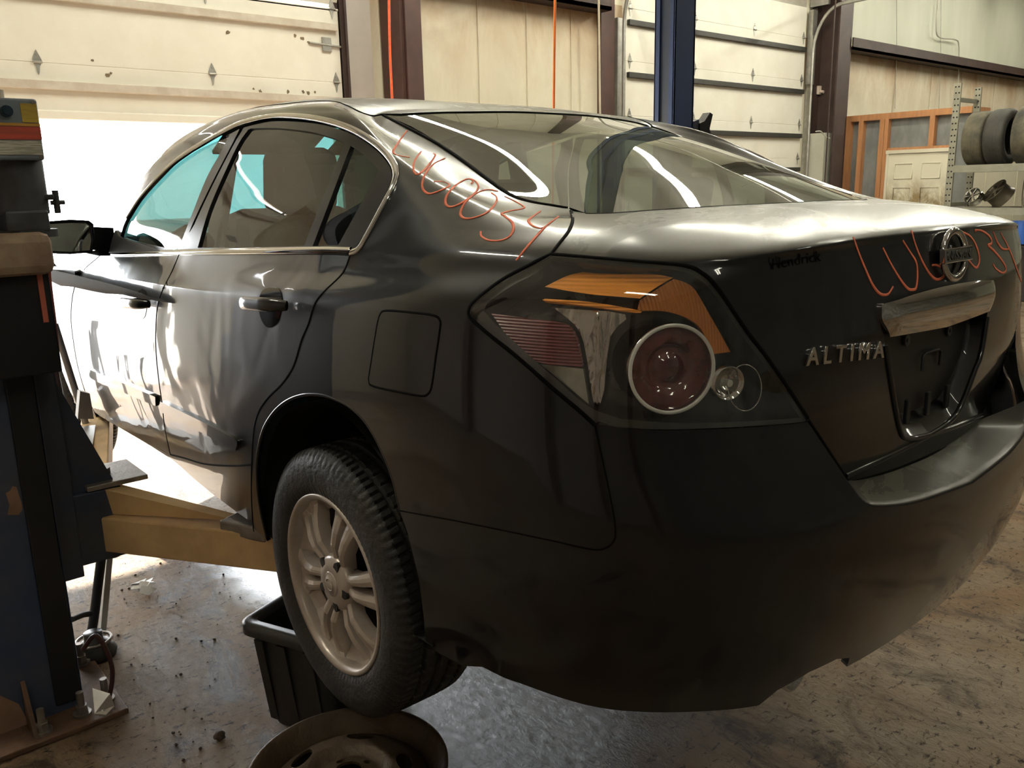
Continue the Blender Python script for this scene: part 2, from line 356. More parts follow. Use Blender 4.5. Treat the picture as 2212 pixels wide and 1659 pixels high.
def panel(name, S, outer, holes=(), m=None, parent=None, mirror=False, side=1, sub=10, off=0.0, rim=0.0, deform=None):
    """one body panel cut out of surface S. mirror: both halves in one mesh; side=-1: right-hand twin"""
    outer = [q for q in outer]; loops = [outer]+[list(h) for h in holes]
    if mirror: loops = [clip_half(l) for l in loops]; loops = [l for l in loops if len(l) > 2]
    def dens(l):
        o = []
        for i in range(len(l)):
            a, b = np.asarray(l[i], float), np.asarray(l[(i+1) % len(l)], float); k = max(1, int(math.ceil(np.hypot(*(b-a))/.12)))
            o += [a+(b-a)*j/k for j in range(k)]
        return o
    loops = [dens(l) for l in loops]
    allp = np.array([q for l in loops for q in l]); mn = allp.min(0); mx = allp.max(0)
    g = np.stack(np.meshgrid(np.arange(math.ceil(mn[0]*sub), math.floor(mx[0]*sub)+1)/sub, np.arange(math.ceil(mn[1]*sub), math.floor(mx[1]*sub)+1)/sub, indexing='ij'), -1).reshape(-1, 2)
    if len(g):
        k = inside(loops[0], g)
        for h in loops[1:]: k &= ~inside(h, g)
        g = g[k]
        if len(g):
            dd = np.min([segdist(l, g) for l in loops], axis=0); g = g[dd > .35/sub]
    verts = [Vector(q) for l in loops for q in l]+[Vector(q) for q in g]; edges = []; b = 0
    for l in loops: edges += [(b+i, b+(i+1) % len(l)) for i in range(len(l))]; b += len(l)
    r = delaunay_2d_cdt(verts, edges, [], 0, 1e-6); V2 = np.array([tuple(v) for v in r[0]]); T = [f for f in r[2]]
    cen = np.array([V2[list(f)].mean(0) for f in T]); k = inside(loops[0], cen)
    for h in loops[1:]: k &= ~inside(h, cen)
    T = [f for f, kk in zip(T, k) if kk]
    used = sorted({i for f in T for i in f}); mp = {o: i for i, o in enumerate(used)}; V2 = V2[used]; T = [tuple(mp[i] for i in f) for f in T]
    P = S.ev(np.abs(V2[:, 0]), V2[:, 1]); Nn = S.nrm(np.abs(V2[:, 0]), V2[:, 1])
    Nn[np.abs(P[:, 1]) < 1e-5, 1] = 0
    if deform is not None: P = deform(P, Nn)
    P = P+Nn*off
    if side < 0: P = P*np.array([1, -1, 1]); Nn = Nn*np.array([1, -1, 1])
    # orient faces
    V = list(P); NO = list(Nn); F = []
    for f in T:
        n = np.cross(P[f[1]]-P[f[0]], P[f[2]]-P[f[0]]); F.append(f if n@Nn[f[0]] > 0 else f[::-1])
    if rim:
        # folded edge going inward
        cnt = {}
        for f in F:
            for i in range(3):
                e = (f[i], f[(i+1) % 3]); cnt[e] = 1
        be = [e for e in cnt if (e[1], e[0]) not in cnt]
        if mirror: be = [e for e in be if not (abs(P[e[0], 1]) < 1e-5 and abs(P[e[1], 1]) < 1e-5)]
        ids = {}
        for e in be:
            for q in e:
                if q not in ids: ids[q] = (len(V), len(V)+1); V.append(P[q]); V.append(P[q]-Nn[q]*rim); NO.append(None); NO.append(None)
        for a, b2 in be:
            F.append((ids[b2][0], ids[a][0], ids[a][1], ids[b2][1]))
            n = np.cross(V[ids[a][0]]-V[ids[b2][0]], V[ids[a][1]]-V[ids[a][0]]); n = n/max(1e-9, np.linalg.norm(n))
            for q in (a, b2):
                for w in ids[q]: NO[w] = n if NO[w] is None else NO[w]+n
    if mirror:
        N0 = len(V); F2 = [tuple(i+N0 for i in f[::-1]) for f in F]; V = V+[v*np.array([1, -1, 1]) for v in V]; NO = NO+[n*np.array([1, -1, 1]) for n in NO]; F = F+F2
    me = bpy.data.meshes.new(name); me.from_pydata([tuple(v) for v in V], [], F)
    for p in me.polygons: p.use_smooth = True
    me.update()
    NO = [tuple(n/max(1e-9, np.linalg.norm(n))) for n in NO]; me.normals_split_custom_set_from_vertices(NO)
    return link(name, me, m, parent)
def on(S, pr, off=0):
    """parameters -> 3D points and normals"""
    A = np.array(pr); P = S.ev(np.abs(A[:, 0]), A[:, 1]); N = S.nrm(np.abs(A[:, 0]), A[:, 1]); sg = np.where(A[:, 0] < 0, -1., 1.)
    P = P*np.stack([np.ones(len(A)), sg, np.ones(len(A))], 1); N = N*np.stack([np.ones(len(A)), sg, np.ones(len(A))], 1)
    return P+N*off, N
def seam(mb, S, pr, r=.0022, closed=False, off=0, flat=.5, n=6, mirror=False):
    P, N = on(S, pr, off); mb.tube(P, r, n, closed, flat=(list(N), flat))
    if mirror: mb.tube(P*np.array([1, -1, 1]), r, n, closed, flat=(list(N*np.array([1, -1, 1])), flat))
    return mb
# ---------------------------------------------------------------- car materials
def paint(name, dust=False, wave=0.0, wscale=3.0):
    m, nt, N, L, B = nodes_of(name)
    B.inputs['Metallic'].default_value = 0; B.inputs['Roughness'].default_value = .5; B.inputs['Specular IOR Level'].default_value = .15
    B.inputs['Coat Weight'].default_value = 1; B.inputs['Coat Roughness'].default_value = .02; B.inputs['Coat IOR'].default_value = 1.45
    base = (.0055, .0060, .0075)
    geo = N.new('ShaderNodeNewGeometry'); sp = N.new('ShaderNodeSeparateXYZ'); L.new(geo.outputs['Normal'], sp.inputs[0])
    up = N.new('ShaderNodeMapRange'); up.inputs[1].default_value = .55; up.inputs[2].default_value = .97; L.new(sp.outputs[2], up.inputs[0])
    t = tex(nt, 3.4, 7, .62, 1.6, stretch=(1, .6, 1)); r = ramp(nt, t.outputs[0], [(.38, (.48, .48, .48)), (.52, (.62, .62, .62)), (.62, (1, 1, 1))])
    mu = N.new('ShaderNodeMath'); mu.operation = 'MULTIPLY'; L.new(up.outputs[0], mu.inputs[0]); L.new(r.outputs[0], mu.inputs[1])
    # fine road film everywhere, thicker on what faces up
    t2 = tex(nt, 9, 6, .7); r2 = ramp(nt, t2.outputs[0], [(.45, (0, 0, 0)), (.8, (.010, .010, .010))])
    ad = N.new('ShaderNodeMath'); ad.operation = 'MULTIPLY_ADD'; ad.inputs[1].default_value = .70 if dust else .3; L.new(mu.outputs[0], ad.inputs[0]); L.new(r2.outputs[0], ad.inputs[2])
    L.new(mixc(nt, ad.outputs[0], base, (.17, .165, .125)), B.inputs['Base Color'])
    inv = N.new('ShaderNodeMath'); inv.operation = 'SUBTRACT'; inv.inputs[0].default_value = 1; L.new(ad.outputs[0], inv.inputs[1]); L.new(inv.outputs[0], B.inputs['Coat Weight'])
    me = N.new('ShaderNodeMath'); me.operation = 'MULTIPLY'; me.inputs[1].default_value = 0.0; L.new(inv.outputs[0], me.inputs[0]); L.new(me.outputs[0], B.inputs['Metallic'])
    rr = N.new('ShaderNodeMath'); rr.operation = 'MULTIPLY_ADD'; rr.inputs[1].default_value = .3; rr.inputs[2].default_value = .30; L.new(ad.outputs[0], rr.inputs[0]); L.new(rr.outputs[0], B.inputs['Roughness'])
    cr = N.new('ShaderNodeMath'); cr.operation = 'MULTIPLY_ADD'; cr.inputs[1].default_value = .5; cr.inputs[2].default_value = .03; L.new(ad.outputs[0], cr.inputs[0]); L.new(cr.outputs[0], B.inputs['Coat Roughness'])
    if wave:
        w = tex(nt, wscale, 2, .5, .6); b = bump(nt, w.outputs[0], wave, .02); L.new(b.outputs[0], B.inputs['Coat Normal'])
    return m
PAINT = paint('car_paint', wave=.10, wscale=2.2); PAINTD = paint('car_paint_dusty', dust=True, wave=.05); PAINTW = paint('car_paint_dented', wave=.34, wscale=3.2)
def glass(name, tint, dust=0.0, dcol=(.25, .27, .20), rough=.01, ior=1.5, dsc=(5, 1.2)):
    m = bpy.data.materials.new(name); m.use_nodes = True; nt = m.node_tree; N = nt.nodes; L = nt.links; N.remove(N['Principled BSDF']); out = N['Material Output']
    tr = N.new('ShaderNodeBsdfTransparent'); tr.inputs[0].default_value = tuple(tint)+(1,)
    gl = N.new('ShaderNodeBsdfGlossy'); gl.inputs['Roughness'].default_value = rough; gl.inputs[0].default_value = (1, 1, 1, 1)
    lw = N.new('ShaderNodeLayerWeight'); lw.inputs[0].default_value = .5; pw = N.new('ShaderNodeMath'); pw.operation = 'POWER'; pw.inputs[1].default_value = 5; L.new(lw.outputs['Facing'], pw.inputs[0])
    r0 = ((ior-1)/(ior+1))**2*1.8; fr = N.new('ShaderNodeMath'); fr.operation = 'MULTIPLY_ADD'; fr.inputs[1].default_value = 1-r0; fr.inputs[2].default_value = r0; L.new(pw.outputs[0], fr.inputs[0])
    mx = N.new('ShaderNodeMixShader'); L.new(fr.outputs[0], mx.inputs[0]); L.new(tr.outputs[0], mx.inputs[1]); L.new(gl.outputs[0], mx.inputs[2]); last = mx
    if dust:
        df = N.new('ShaderNodeBsdfDiffuse'); df.inputs[0].default_value = tuple(dcol)+(1,); t = tex(nt, dsc[0], 7, .65, dsc[1], stretch=(.6, 1, 1))
        r = ramp(nt, t.outputs[0], [(.3, (dust*.3,)*3), (.7, (dust,)*3)]); m2 = N.new('ShaderNodeMixShader'); L.new(r.outputs[0], m2.inputs[0]); L.new(mx.outputs[0], m2.inputs[1]); L.new(df.outputs[0], m2.inputs[2]); last = m2
    L.new(last.outputs[0], out.inputs[0]); MATS[name] = m; return m
G_REAR = glass('rear_glass', (.26, .32, .27), .20, (.30, .34, .25), ior=1.8)
G_SIDE = glass('side_glass', (.60, .64, .62), .03, (.4, .42, .38), ior=1.45)
G_WIND = glass('windshield_glass', (.026, .078, .076), .14, (.22, .40, .40), ior=1.5)
G_LENS = glass('lamp_lens', (.97, .97, .95), .03, (.3, .3, .26), ior=1.5)
CHROME = mat('chrome', (.62, .61, .60), .06, 1, (.55, .54, .53)); SATIN = mat('satin_black_frame', (.02, .02, .023), .22, .1, spec=.6)
GLOSSB = mat('gloss_black', (.008, .008, .009), .08, spec=.7); BLACK = mat('black_plastic', (.012, .012, .013), .5); RUBBER = mat('black_rubber', (.016, .016, .017), .55); VOID = mat('dark_underbody', (.010, .010, .010), .85)
GAPM = mat('shut_line_black', (.003, .003, .003), .9, spec=.1)
CRAYON = mat('orange_paint_marker', (1.0, .25, .13), .7, 0, (.85, .20, .11), scale=60)
# ---------------------------------------------------------------- the car
car = thing('sedan_car', (1.3, 0, .62), 'black four-door sedan raised on the lift with dusty trunk and orange writing', 'car')
GAP_REAR = [(757, 549), (740, 590), (700, 630), (680, 656), (666, 700), (651, 735), (634, 790), (608, 830), (578, 860), (556, 895), (546, 950), (543, 1050), (546, 1130), (552, 1165)]
ARCH = [(590, 1192), (573, 1160), (560, 1100), (553, 1040), (554, 985), (566, 930), (590, 890), (620, 865), (655, 853), (690, 853), (720, 862), (755, 880), (790, 915), (820, 968), (845, 1030), (863, 1103)]
SEAMB = [(863, 1103), (1010, 1130), (1180, 1165), (1265, 1184), (1300, 1186), (1325, 1170), (1329, 1140), (1318, 1070), (1285, 918)]
LAMP_LOW = [(1285, 918), (1255, 890), (1192, 837), (1121, 774), (1050, 717), (1018, 688), (1013, 671), (1026, 650), (1086, 604), (1150, 570), (1189, 549)]
LIDGAP = [(1192, 547), (1208, 526), (1228, 500), (1237, 476), (1233, 455)]
GLASSL = [(1226, 449), (1190, 443), (1149, 436), (1105, 422), (1057, 390), (1009, 354), (949, 313), (881, 276), (828, 249)]
DITCH = [('p', 6, 16.05), ('p', 8, 16.1), ('p', 10, 16.1), ('p', 11.2, 15.8)]
ARCO = [(254, 522), (275, 470), (306, 423), (360, 364), (400, 332), (440, 307), (491, 279), (533, 262), (600, 250), (684, 256), (754, 276), (806, 306), (840, 338), (855, 368), (850, 400), (826, 447), (794, 507), (775, 538), (757, 549)]
FUEL = [(815, 700), (822, 678), (836, 671), (890, 675), (936, 681), (950, 692), (950, 712), (940, 780), (932, 835), (924, 851), (910, 855), (860, 846), (806, 834), (797, 822), (799, 800)]
def CS(S, spec, n=5): return loop(S, spec, n, closed=False)
q_outer = loop(BODY, GAP_REAR+['|']+ARCH+['|']+SEAMB[1:]+['|']+LAMP_LOW[1:]+['|']+LIDGAP+['|']+GLASSL+['|']+DITCH+[('p', 11.6, 14.6), ('p', 12.0, 12.4), ('p', 12.2, 11.0), ('p', 12.2, 10.2), '|', ('p', 11.72, 10.2)]+ARCO)
fuel = loop(BODY, FUEL)
panel('quarter_panel', BODY, q_outer, [fuel], PAINT, car, rim=.012)
panel('fuel_door', BODY, fuel, [], PAINT, car, off=.0008, rim=.006)
panel('quarter_panel', BODY, q_outer, [], PAINT, car, side=-1)
# doors
DFRONT = [(215, 553), (175, 590), (158, 633), (153.6, 687), (158.7, 738), (169, 795), (189, 862), (200, 882)]
DSPLIT = [(387, 549), (372, 585), (352, 625), (341, 660), (337, 700), (337, 760), (344, 830), (350, 870), (356, 925), (368, 982)]
fd = loop(BODY, [(387, 549), (300, 551), (215, 553), '|']+DFRONT[1:]+['|', (250, 910), (310, 950), (368, 982), '|']+DSPLIT[::-1][1:])
rd = loop(BODY, DSPLIT+['|', (400, 990), (442, 1002), (500, 1006), (543, 1004), '|']+[q for q in GAP_REAR if q[1] < 1000][::-1]+['|', (560, 548)])
rd2 = loop(BODY, [(757, 549), (560, 549), (387, 549), '|']+DSPLIT[1:]+['|', (400, 990), (442, 1002), (500, 1006), (543, 1004), '|', (546, 950), (556, 895), (578, 860), (608, 830), (634, 790), (651, 735), (666, 700), (680, 656), (700, 630), (740, 590)])
front_door = None
for sd in (1, -1):
    f_ = panel('front_door', BODY, fd, [], PAINTW if sd > 0 else PAINT, car, side=sd, rim=.012, sub=20 if sd > 0 else 8); r_ = panel('rear_door', BODY, rd2, [], PAINTW if sd > 0 else PAINT, car, side=sd, rim=.012)
    if sd > 0: front_door, rear_door = f_, r_
rock = loop(BODY, [(200, 882), (250, 910), (310, 950), (368, 982), (400, 990), (442, 1002), (500, 1006), (543, 1004), '|', (544, 1050), (546, 1130), '|', (520, 1112), (470, 1075), (420, 1035), (371, 992), (300, 948), (215, 898)], n=3)
for sd in (1, -1): panel('rocker_panel', BODY, rock, [], PAINT, car, side=sd, rim=.02)
# windows and their frames
ARCI = [(262, 524), (281, 472), (311, 428), (364, 370), (404, 339), (443, 315), (494, 288), (515, 277)]
ARCR = [(524, 274), (560, 265), (600, 260), (684, 266), (750, 285), (798, 313), (829, 343), (843, 370), (838, 398), (815, 445), (783, 504), (764, 534)]
GF = [(493.6, 289), (439, 313), (400, 335), (360, 366), (306, 420), (270, 456), (261, 498), (269, 514), (320, 527), (369, 537.6), '|', (381, 537.6), (406, 477), (442, 386), (472, 331.5)]
GR = [(424, 534.5), '|', (448, 452.7), (481.5, 374), (512, 310), (533, 279), '|', (542, 276), (575, 275), (609, 276), (669, 283), (715, 296), (741, 307), '|', (705, 400), (653, 529), '|', (540, 533)]
GQ = [(754, 313), (775, 326), (797, 345), (815, 366), '|', (806, 382), (770, 450), (727, 528), '|', (672, 530), '|', (712, 425)]
ff = loop(BODY, ARCI+['|', (497, 313), (454, 396), (413, 483), (392, 540), '|', (320, 543), (255, 545)])
fr = loop(BODY, ARCR+['|', (757, 540), (560, 540), '|', (396, 540), (417, 484), (458, 396), (501, 313)])
gf = loop(BODY, GF); gr = loop(BODY, GR); gq = loop(BODY, GQ)
for sd in (1, -1):
    a = panel('window_frame', BODY, ff, [gf], SATIN, car, side=sd, off=-.004, rim=.012); b = panel('window_frame', BODY, fr, [gr, gq], SATIN, car, side=sd, off=-.004, rim=.012)
    for nm, g in (('side_window', gf), ('side_window', gr), ('quarter_window', gq)):
        panel(nm, BODY, g, [], G_SIDE, car, side=sd, off=-.010)
# roof, rear glass, windshield, hood
P_ = lambda s, l: np.array([s, l], float)
gl = [P_(s, 13) for s in np.linspace(0, 3.2, 9)]+loop(BODY, GLASSL, closed=False)+[P_(s, 15.97) for s in (3.2, 2.4, 1.6, .8, 0)]
rear_window = panel('rear_window', GLS, gl, [], G_REAR, car, mirror=True, off=-.001)
corner = loop(BODY, [(825, 247), (828, 249)], closed=False)[0]
rf = [P_(s, 16.0) for s in (0, .8, 1.6, 2.4, 3.2)]+[corner]+loop(BODY, DITCH, closed=False)+[P_(11.3, 16.6), P_(11.35, 17.3), P_(11.35, 18), P_(8, 18), P_(4, 18), P_(0, 18)]
panel('roof', BODY, rf, [], PAINTD, car, mirror=True, rim=.01)
ws = [P_(11.4, 18), P_(11.4, 17.3), P_(11.35, 16.6), P_(11.3, 15.9), P_(11.6, 14.6), P_(12.0, 12.5), P_(12.4, 12.3), P_(13, 12.4), P_(14, 12.6), P_(15, 12.8), P_(16, 13), P_(16, 15), P_(16, 18), P_(14, 18), P_(12.5, 18)]
panel('windshield', BODY, ws, [], G_WIND, car, mirror=True, off=-.003)
hood = [P_(12.25, 10.0), P_(12.3, 11.0), P_(12.25, 12.2), P_(13, 12.3), P_(14, 12.5), P_(15, 12.7), P_(16, 12.9), P_(16, 9.5), P_(15.3, 8.8), P_(14.6, 9.3), P_(13.8, 9.6), P_(13, 9.7)]
panel('hood', BODY, hood, [], PAINT, car, mirror=True, rim=.01)
wc = [BODY.near((2.776+.385*math.cos(t), .89, .66+.385*math.sin(t))) for t in np.linspace(0, 2*PI, 40, endpoint=False)]
wc = [np.array(q) for q in wc]
fx = loop(BODY, DFRONT+['|', ('p', 11.75, .4), '|', ('p', 13, .35), ('p', 14, .3), '|', ('p', 14.2, 3), ('p', 14.6, 9.2), '|', ('p', 13.8, 9.5), ('p', 13, 9.6), ('p', 12.25, 9.9), '|', ('p', 12.2, 10.2), '|', ('p', 11.9, 10.1)])
for sd in (1, -1): panel('front_fender', BODY, fx, [wc], PAINT, car, side=sd, rim=.02)
fb = [P_(14.22, .3), P_(14.22, 3), P_(14.62, 9.1), P_(15.3, 8.7), P_(16, 9.3), P_(16, 5), P_(16, .2), P_(15, .2)]
panel('front_bumper', BODY, fb, [], PAINT, car, mirror=True)
# trunk lid and its plate recess
REC = [(1899, 690), '|', (1912, 745), (1930, 862), (1944, 930), '|', (1958, 946), (1990, 944), (2060, 922), (2120, 897), (2150, 880), '|', (2190, 800), (2190, 650)]
LIDTOP = [(1189, 549), (1262, 555), (1368, 564), (1473, 573), (1516, 590), (1551, 625), (1614, 717), (1667, 787), (1745, 903)]
lidl = [P_(s, 12.93) for s in np.linspace(-.5, 3.2, 9)]+loop(LIDS, LIDGAP[::-1]+['|']+LIDTOP[1:]+['|', (1790, 972), (1834, 1041), '|', (1937, 1012), (2064, 957)], closed=False)+[P_(-.5, 1.9)]
rec = clip_half(loop(LIDS, REC, n=4))
trunk = panel('trunk_lid', LIDS, lidl, [rec], PAINTD, car, mirror=True, rim=.012)
bt = [(1834, 1043), (1850, 1068), (1868, 1088), (1890, 1096), (1940, 1094), (2000, 1081), (2100, 1045), (2150, 1024)]
bum = loop(BODY, [(1745, 912), '|', (1790, 978), '|']+bt+['|'], closed=False)
bum = bum+[P_(-.5, 4.1), P_(-.5, .1)]+[P_(s, .08) for s in (.4, .9)]+[P_(1.15, .1), P_(1.2, .4), P_(1.45, .62), P_(1.8, .62), P_(2.15, .4), P_(2.32, .06)]+[P_(s, .04) for s in (2.8, 3.4, 4, 4.6)]+[P_(5.2, .08)]+loop(BODY, [(1043, 1441), (985, 1437), '|', (927, 1408), (915, 1330), (907, 1259), '|', (895, 1210), (880, 1150), (863, 1103), '|']+SEAMB[1:]+['|', (1297, 911), (1350, 925), (1438, 930), (1544, 927), (1650, 921)], closed=False)
panel('rear_bumper', BODY, bum, [], PAINT, car, mirror=True, rim=.015)
# ---------------------------------------------------------------- the workshop
XW = 5.4; ZC = 5.6; YL = 6.4; YR = -24.0; XB = -9.0
# floor
m, nt, N, L, B = nodes_of('concrete_floor')
t1 = tex(nt, .55, 8, .62, .6); c1 = ramp(nt, t1.outputs[0], [(.30, (.22, .14, .08)), (.43, (.44, .29, .17)), (.54, (.50, .40, .29)), (.70, (.32, .25, .19))])
t2 = tex(nt, 2.6, 9, .72, .8, stretch=(1, 1.6, 1)); c2 = ramp(nt, t2.outputs[0], [(.36, (0, 0, 0)), (.47, (.8, .8, .8)), (.56, (1, 1, 1))])
t3 = tex(nt, 24, 8, .75, .5, stretch=(1.9, 1, 1)); c3 = ramp(nt, t3.outputs[0], [(.37, (0, 0, 0)), (.45, (1, 1, 1))])
a = mixc(nt, c2.outputs[0], (.12, .085, .06), c1.outputs[0]); a = mixc(nt, c3.outputs[0], (.075, .055, .042), a); L.new(a, B.inputs['Base Color'])
# wet oily zone under and behind the tail
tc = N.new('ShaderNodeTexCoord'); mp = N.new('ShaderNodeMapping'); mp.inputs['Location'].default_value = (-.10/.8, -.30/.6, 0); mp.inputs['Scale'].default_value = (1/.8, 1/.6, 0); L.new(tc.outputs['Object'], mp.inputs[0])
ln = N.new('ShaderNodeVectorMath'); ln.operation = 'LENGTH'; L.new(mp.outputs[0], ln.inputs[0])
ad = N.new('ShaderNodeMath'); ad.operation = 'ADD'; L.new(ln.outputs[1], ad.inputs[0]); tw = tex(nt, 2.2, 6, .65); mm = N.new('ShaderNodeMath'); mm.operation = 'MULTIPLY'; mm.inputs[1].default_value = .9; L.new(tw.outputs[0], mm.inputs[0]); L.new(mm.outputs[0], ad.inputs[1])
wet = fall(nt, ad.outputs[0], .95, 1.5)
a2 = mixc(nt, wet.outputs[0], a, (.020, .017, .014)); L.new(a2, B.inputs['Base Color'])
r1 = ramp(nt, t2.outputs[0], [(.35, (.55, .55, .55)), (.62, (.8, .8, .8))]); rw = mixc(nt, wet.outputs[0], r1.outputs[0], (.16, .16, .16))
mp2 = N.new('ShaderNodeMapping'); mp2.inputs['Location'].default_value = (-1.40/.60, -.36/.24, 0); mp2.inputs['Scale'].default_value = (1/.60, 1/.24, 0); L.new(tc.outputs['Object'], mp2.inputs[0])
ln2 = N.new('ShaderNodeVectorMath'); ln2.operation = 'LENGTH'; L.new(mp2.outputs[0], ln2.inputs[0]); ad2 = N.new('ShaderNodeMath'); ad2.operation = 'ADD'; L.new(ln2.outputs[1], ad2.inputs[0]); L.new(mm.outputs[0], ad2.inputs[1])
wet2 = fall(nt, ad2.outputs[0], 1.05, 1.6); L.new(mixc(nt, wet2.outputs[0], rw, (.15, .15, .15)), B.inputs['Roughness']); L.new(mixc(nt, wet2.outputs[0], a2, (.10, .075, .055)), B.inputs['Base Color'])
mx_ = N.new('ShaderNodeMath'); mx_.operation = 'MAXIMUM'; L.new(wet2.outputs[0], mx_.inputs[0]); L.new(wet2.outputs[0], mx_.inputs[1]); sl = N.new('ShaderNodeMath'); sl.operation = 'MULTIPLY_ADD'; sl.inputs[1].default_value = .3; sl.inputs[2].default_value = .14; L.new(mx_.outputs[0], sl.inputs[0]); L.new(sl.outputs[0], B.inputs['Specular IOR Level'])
tb = tex(nt, 24, 10, .72, .4, stretch=(1, 1.7, 1)); bump(nt, tb.outputs[0], 1.0, .05)
FLOOR = m
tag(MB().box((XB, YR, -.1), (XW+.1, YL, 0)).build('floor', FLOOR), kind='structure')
YARD = mat('yard_asphalt', (.24, .235, .23), .95, 0, (.20, .195, .19), 1.5)
tag(MB().box((XW+.1, -30, -.12), (60, 30, -.02)).build('floor_outside_yard', YARD), kind='structure')
def vinyl(name, c, c2, stain, zs, zlen):
    """white wall insulation facing with brown smoke stain hanging from the girt"""
    m, nt, N, L, B = nodes_of(name)
    t = tex(nt, 1.3, 5, .6, .3, stretch=(1, 1, .35)); r = ramp(nt, t.outputs[0], [(.35, c), (.7, c2)])
    tc = N.new('ShaderNodeTexCoord'); sp = N.new('ShaderNodeSeparateXYZ'); L.new(tc.outputs['Object'], sp.inputs[0])
    mr = N.new('ShaderNodeMapRange'); mr.inputs[1].default_value = zs-zlen; mr.inputs[2].default_value = zs; L.new(sp.outputs[2], mr.inputs[0])
    lt = N.new('ShaderNodeMath'); lt.operation = 'LESS_THAN'; lt.inputs[1].default_value = zs+.05; L.new(sp.outputs[2], lt.inputs[0])
    t2 = tex(nt, 1.6, 6, .65, .5, stretch=(1, 1, .6)); r2 = ramp(nt, t2.outputs[0], [(.3, (.15, .15, .15)), (.65, (1, 1, 1))])
    m1 = N.new('ShaderNodeMath'); m1.operation = 'MULTIPLY'; L.new(mr.outputs[0], m1.inputs[0]); L.new(r2.outputs[0], m1.inputs[1])
    m2 = N.new('ShaderNodeMath'); m2.operation = 'MULTIPLY'; L.new(m1.outputs[0], m2.inputs[0]); L.new(lt.outputs[0], m2.inputs[1])
    L.new(mixc(nt, m2.outputs[0], r.outputs[0], stain), B.inputs['Base Color']); B.inputs['Roughness'].default_value = .6
    tw_ = tex(nt, 5, 3, .5, stretch=(1, 1, .12)); bump(nt, tw_.outputs[0], .35, .03)
    return m
VIN = vinyl('wall_insulation', (.74, .70, .56), (.66, .62, .49), (.36, .20, .09), 3.5, 1.25)
VING = mat('wall_upper', (.60, .60, .50), .6, 0, (.52, .53, .43), 1.2, stretch=(1, 1, .3))
CEIL = mat('ceiling_insulation', (.62, .61, .56), .7, 0, (.56, .55, .5), 2)
BROWN = mat('red_oxide_steel', (.075, .032, .026), .55, .1, (.055, .026, .022), 6); DBROWN = mat('dark_brown_steel', (.032, .017, .014), .6, .1, (.05, .028, .022), 5)
DOORW = mat('white_door_steel', (.86, .83, .74), .5, 0, (.80, .76, .66), 2.5, bmp=.05); DOORD = mat('door_bottom_dirty', (.62, .57, .49), .6, 0, (.50, .44, .36), 7)
GALV = mat('galvanised_steel', (.50, .49, .45), .38, .75, (.38, .37, .34), 12); GREYS = mat('dark_strut_steel', (.045, .042, .036), .5, .3)
HOLE1 = (-2.27, 2.29, 3.18); HOLE2 = (-9.77, -6.05, 3.90)
w = MB()
for y0, y1, z0, z1 in ((HOLE1[1], YL, 0, ZC), (HOLE1[0], HOLE1[1], HOLE1[2], ZC), (HOLE2[1], HOLE1[0], 0, ZC), (HOLE2[0], HOLE2[1], HOLE2[2], ZC), (YR, HOLE2[0], 0, ZC)): w.box((XW, y0, z0), (XW+.12, y1, z1))
tag(w.build('wall_front', VIN), kind='structure')
tag(MB().box((XB, YL, 0), (XW+.1, YL+.1, ZC)).build('wall_left', mat('left_wall_panel', (.30, .25, .22), .7, 0, (.20, .17, .15), 1)), kind='structure')
tag(MB().box((XB, YR-.1, 0), (XW+.1, YR, ZC)).build('wall_right', VING), kind='structure')
tag(MB().box((XB-.1, YR, 0), (XB, YL, ZC)).build('wall_back', mat('back_wall_panel', (.22, .22, .205), .7, 0, (.12, .12, .115), 1, lo=.42, hi=.58)), kind='structure')
tag(MB().box((XB, YR, ZC), (XW+.1, YL, ZC+.1)).build('ceiling', CEIL), kind='structure')
# upper greener band right of the big column, above the girt
tag(MB().box((XW-.012, YR, 3.62), (XW-.002, -10.65, ZC)).build('trim_1', VING), kind='structure')
def hcol(mb, y0, y1, xf, d, z1, web=.02, fl=.025):
    """H-section column: flanges in y-z planes facing the room, web between"""
    ym = (y0+y1)/2
    mb.box((xf, y0, 0), (xf+fl, y1, z1)); mb.box((xf+d-fl, y0, 0), (xf+d, y1, z1)); mb.box((xf+fl, ym-web/2, 0), (xf+d-fl, ym+web/2, z1)); return mb
tag(hcol(MB(), -2.96, -2.79, 5.02, .36, ZC).box((5.05, -2.79, 0), (5.37, -2.75, ZC)).build('trim_2', BROWN), kind='structure')
tag(MB().box((5.34, -5.84, 0), (XW, -5.62, ZC)).build('trim_3', BROWN), kind='structure')
yr1 = at(1826, 259, 0, 4.95).y; yr2 = at(1829, 259, 0, 5.2).y
c3 = hcol(MB(), yr1, yr1+.30, 4.95, .42, ZC).box((5.2, yr2, 0), (5.38, yr2+.3, ZC)).box((5.3, -10.6, 0), (5.38, -10.0, ZC))
tag(c3.build('trim_4', DBROWN), kind='structure')
tag(MB().box((5.18, -5.62, 3.42), (XW, -2.96, 3.46)).box((5.18, -5.62, 3.42), (5.2, -2.96, 3.62)).build('trim_5', DBROWN), kind='structure')
tag(MB().box((5.16, YR, 3.43), (XW, yr2+.02, 3.47)).box((5.16, YR, 3.43), (5.18, yr2+.02, 3.60)).build('trim_6', DBROWN), kind='structure')
tag(MB().box((5.33, -2.62, 0), (XW-.002, -2.36, ZC)).build('trim_7', mat('jamb_board', (.52, .47, .44), .6, 0, (.46, .42, .38), 3)), kind='structure')
for i, y in enumerate((-3.9, -4.55, -5.2)): tag(MB().tube([(XW-.006, y, 0), (XW-.006, y-.01, ZC)], .007, 6).build('trim_%d' % (8+i), VIN), kind='structure')
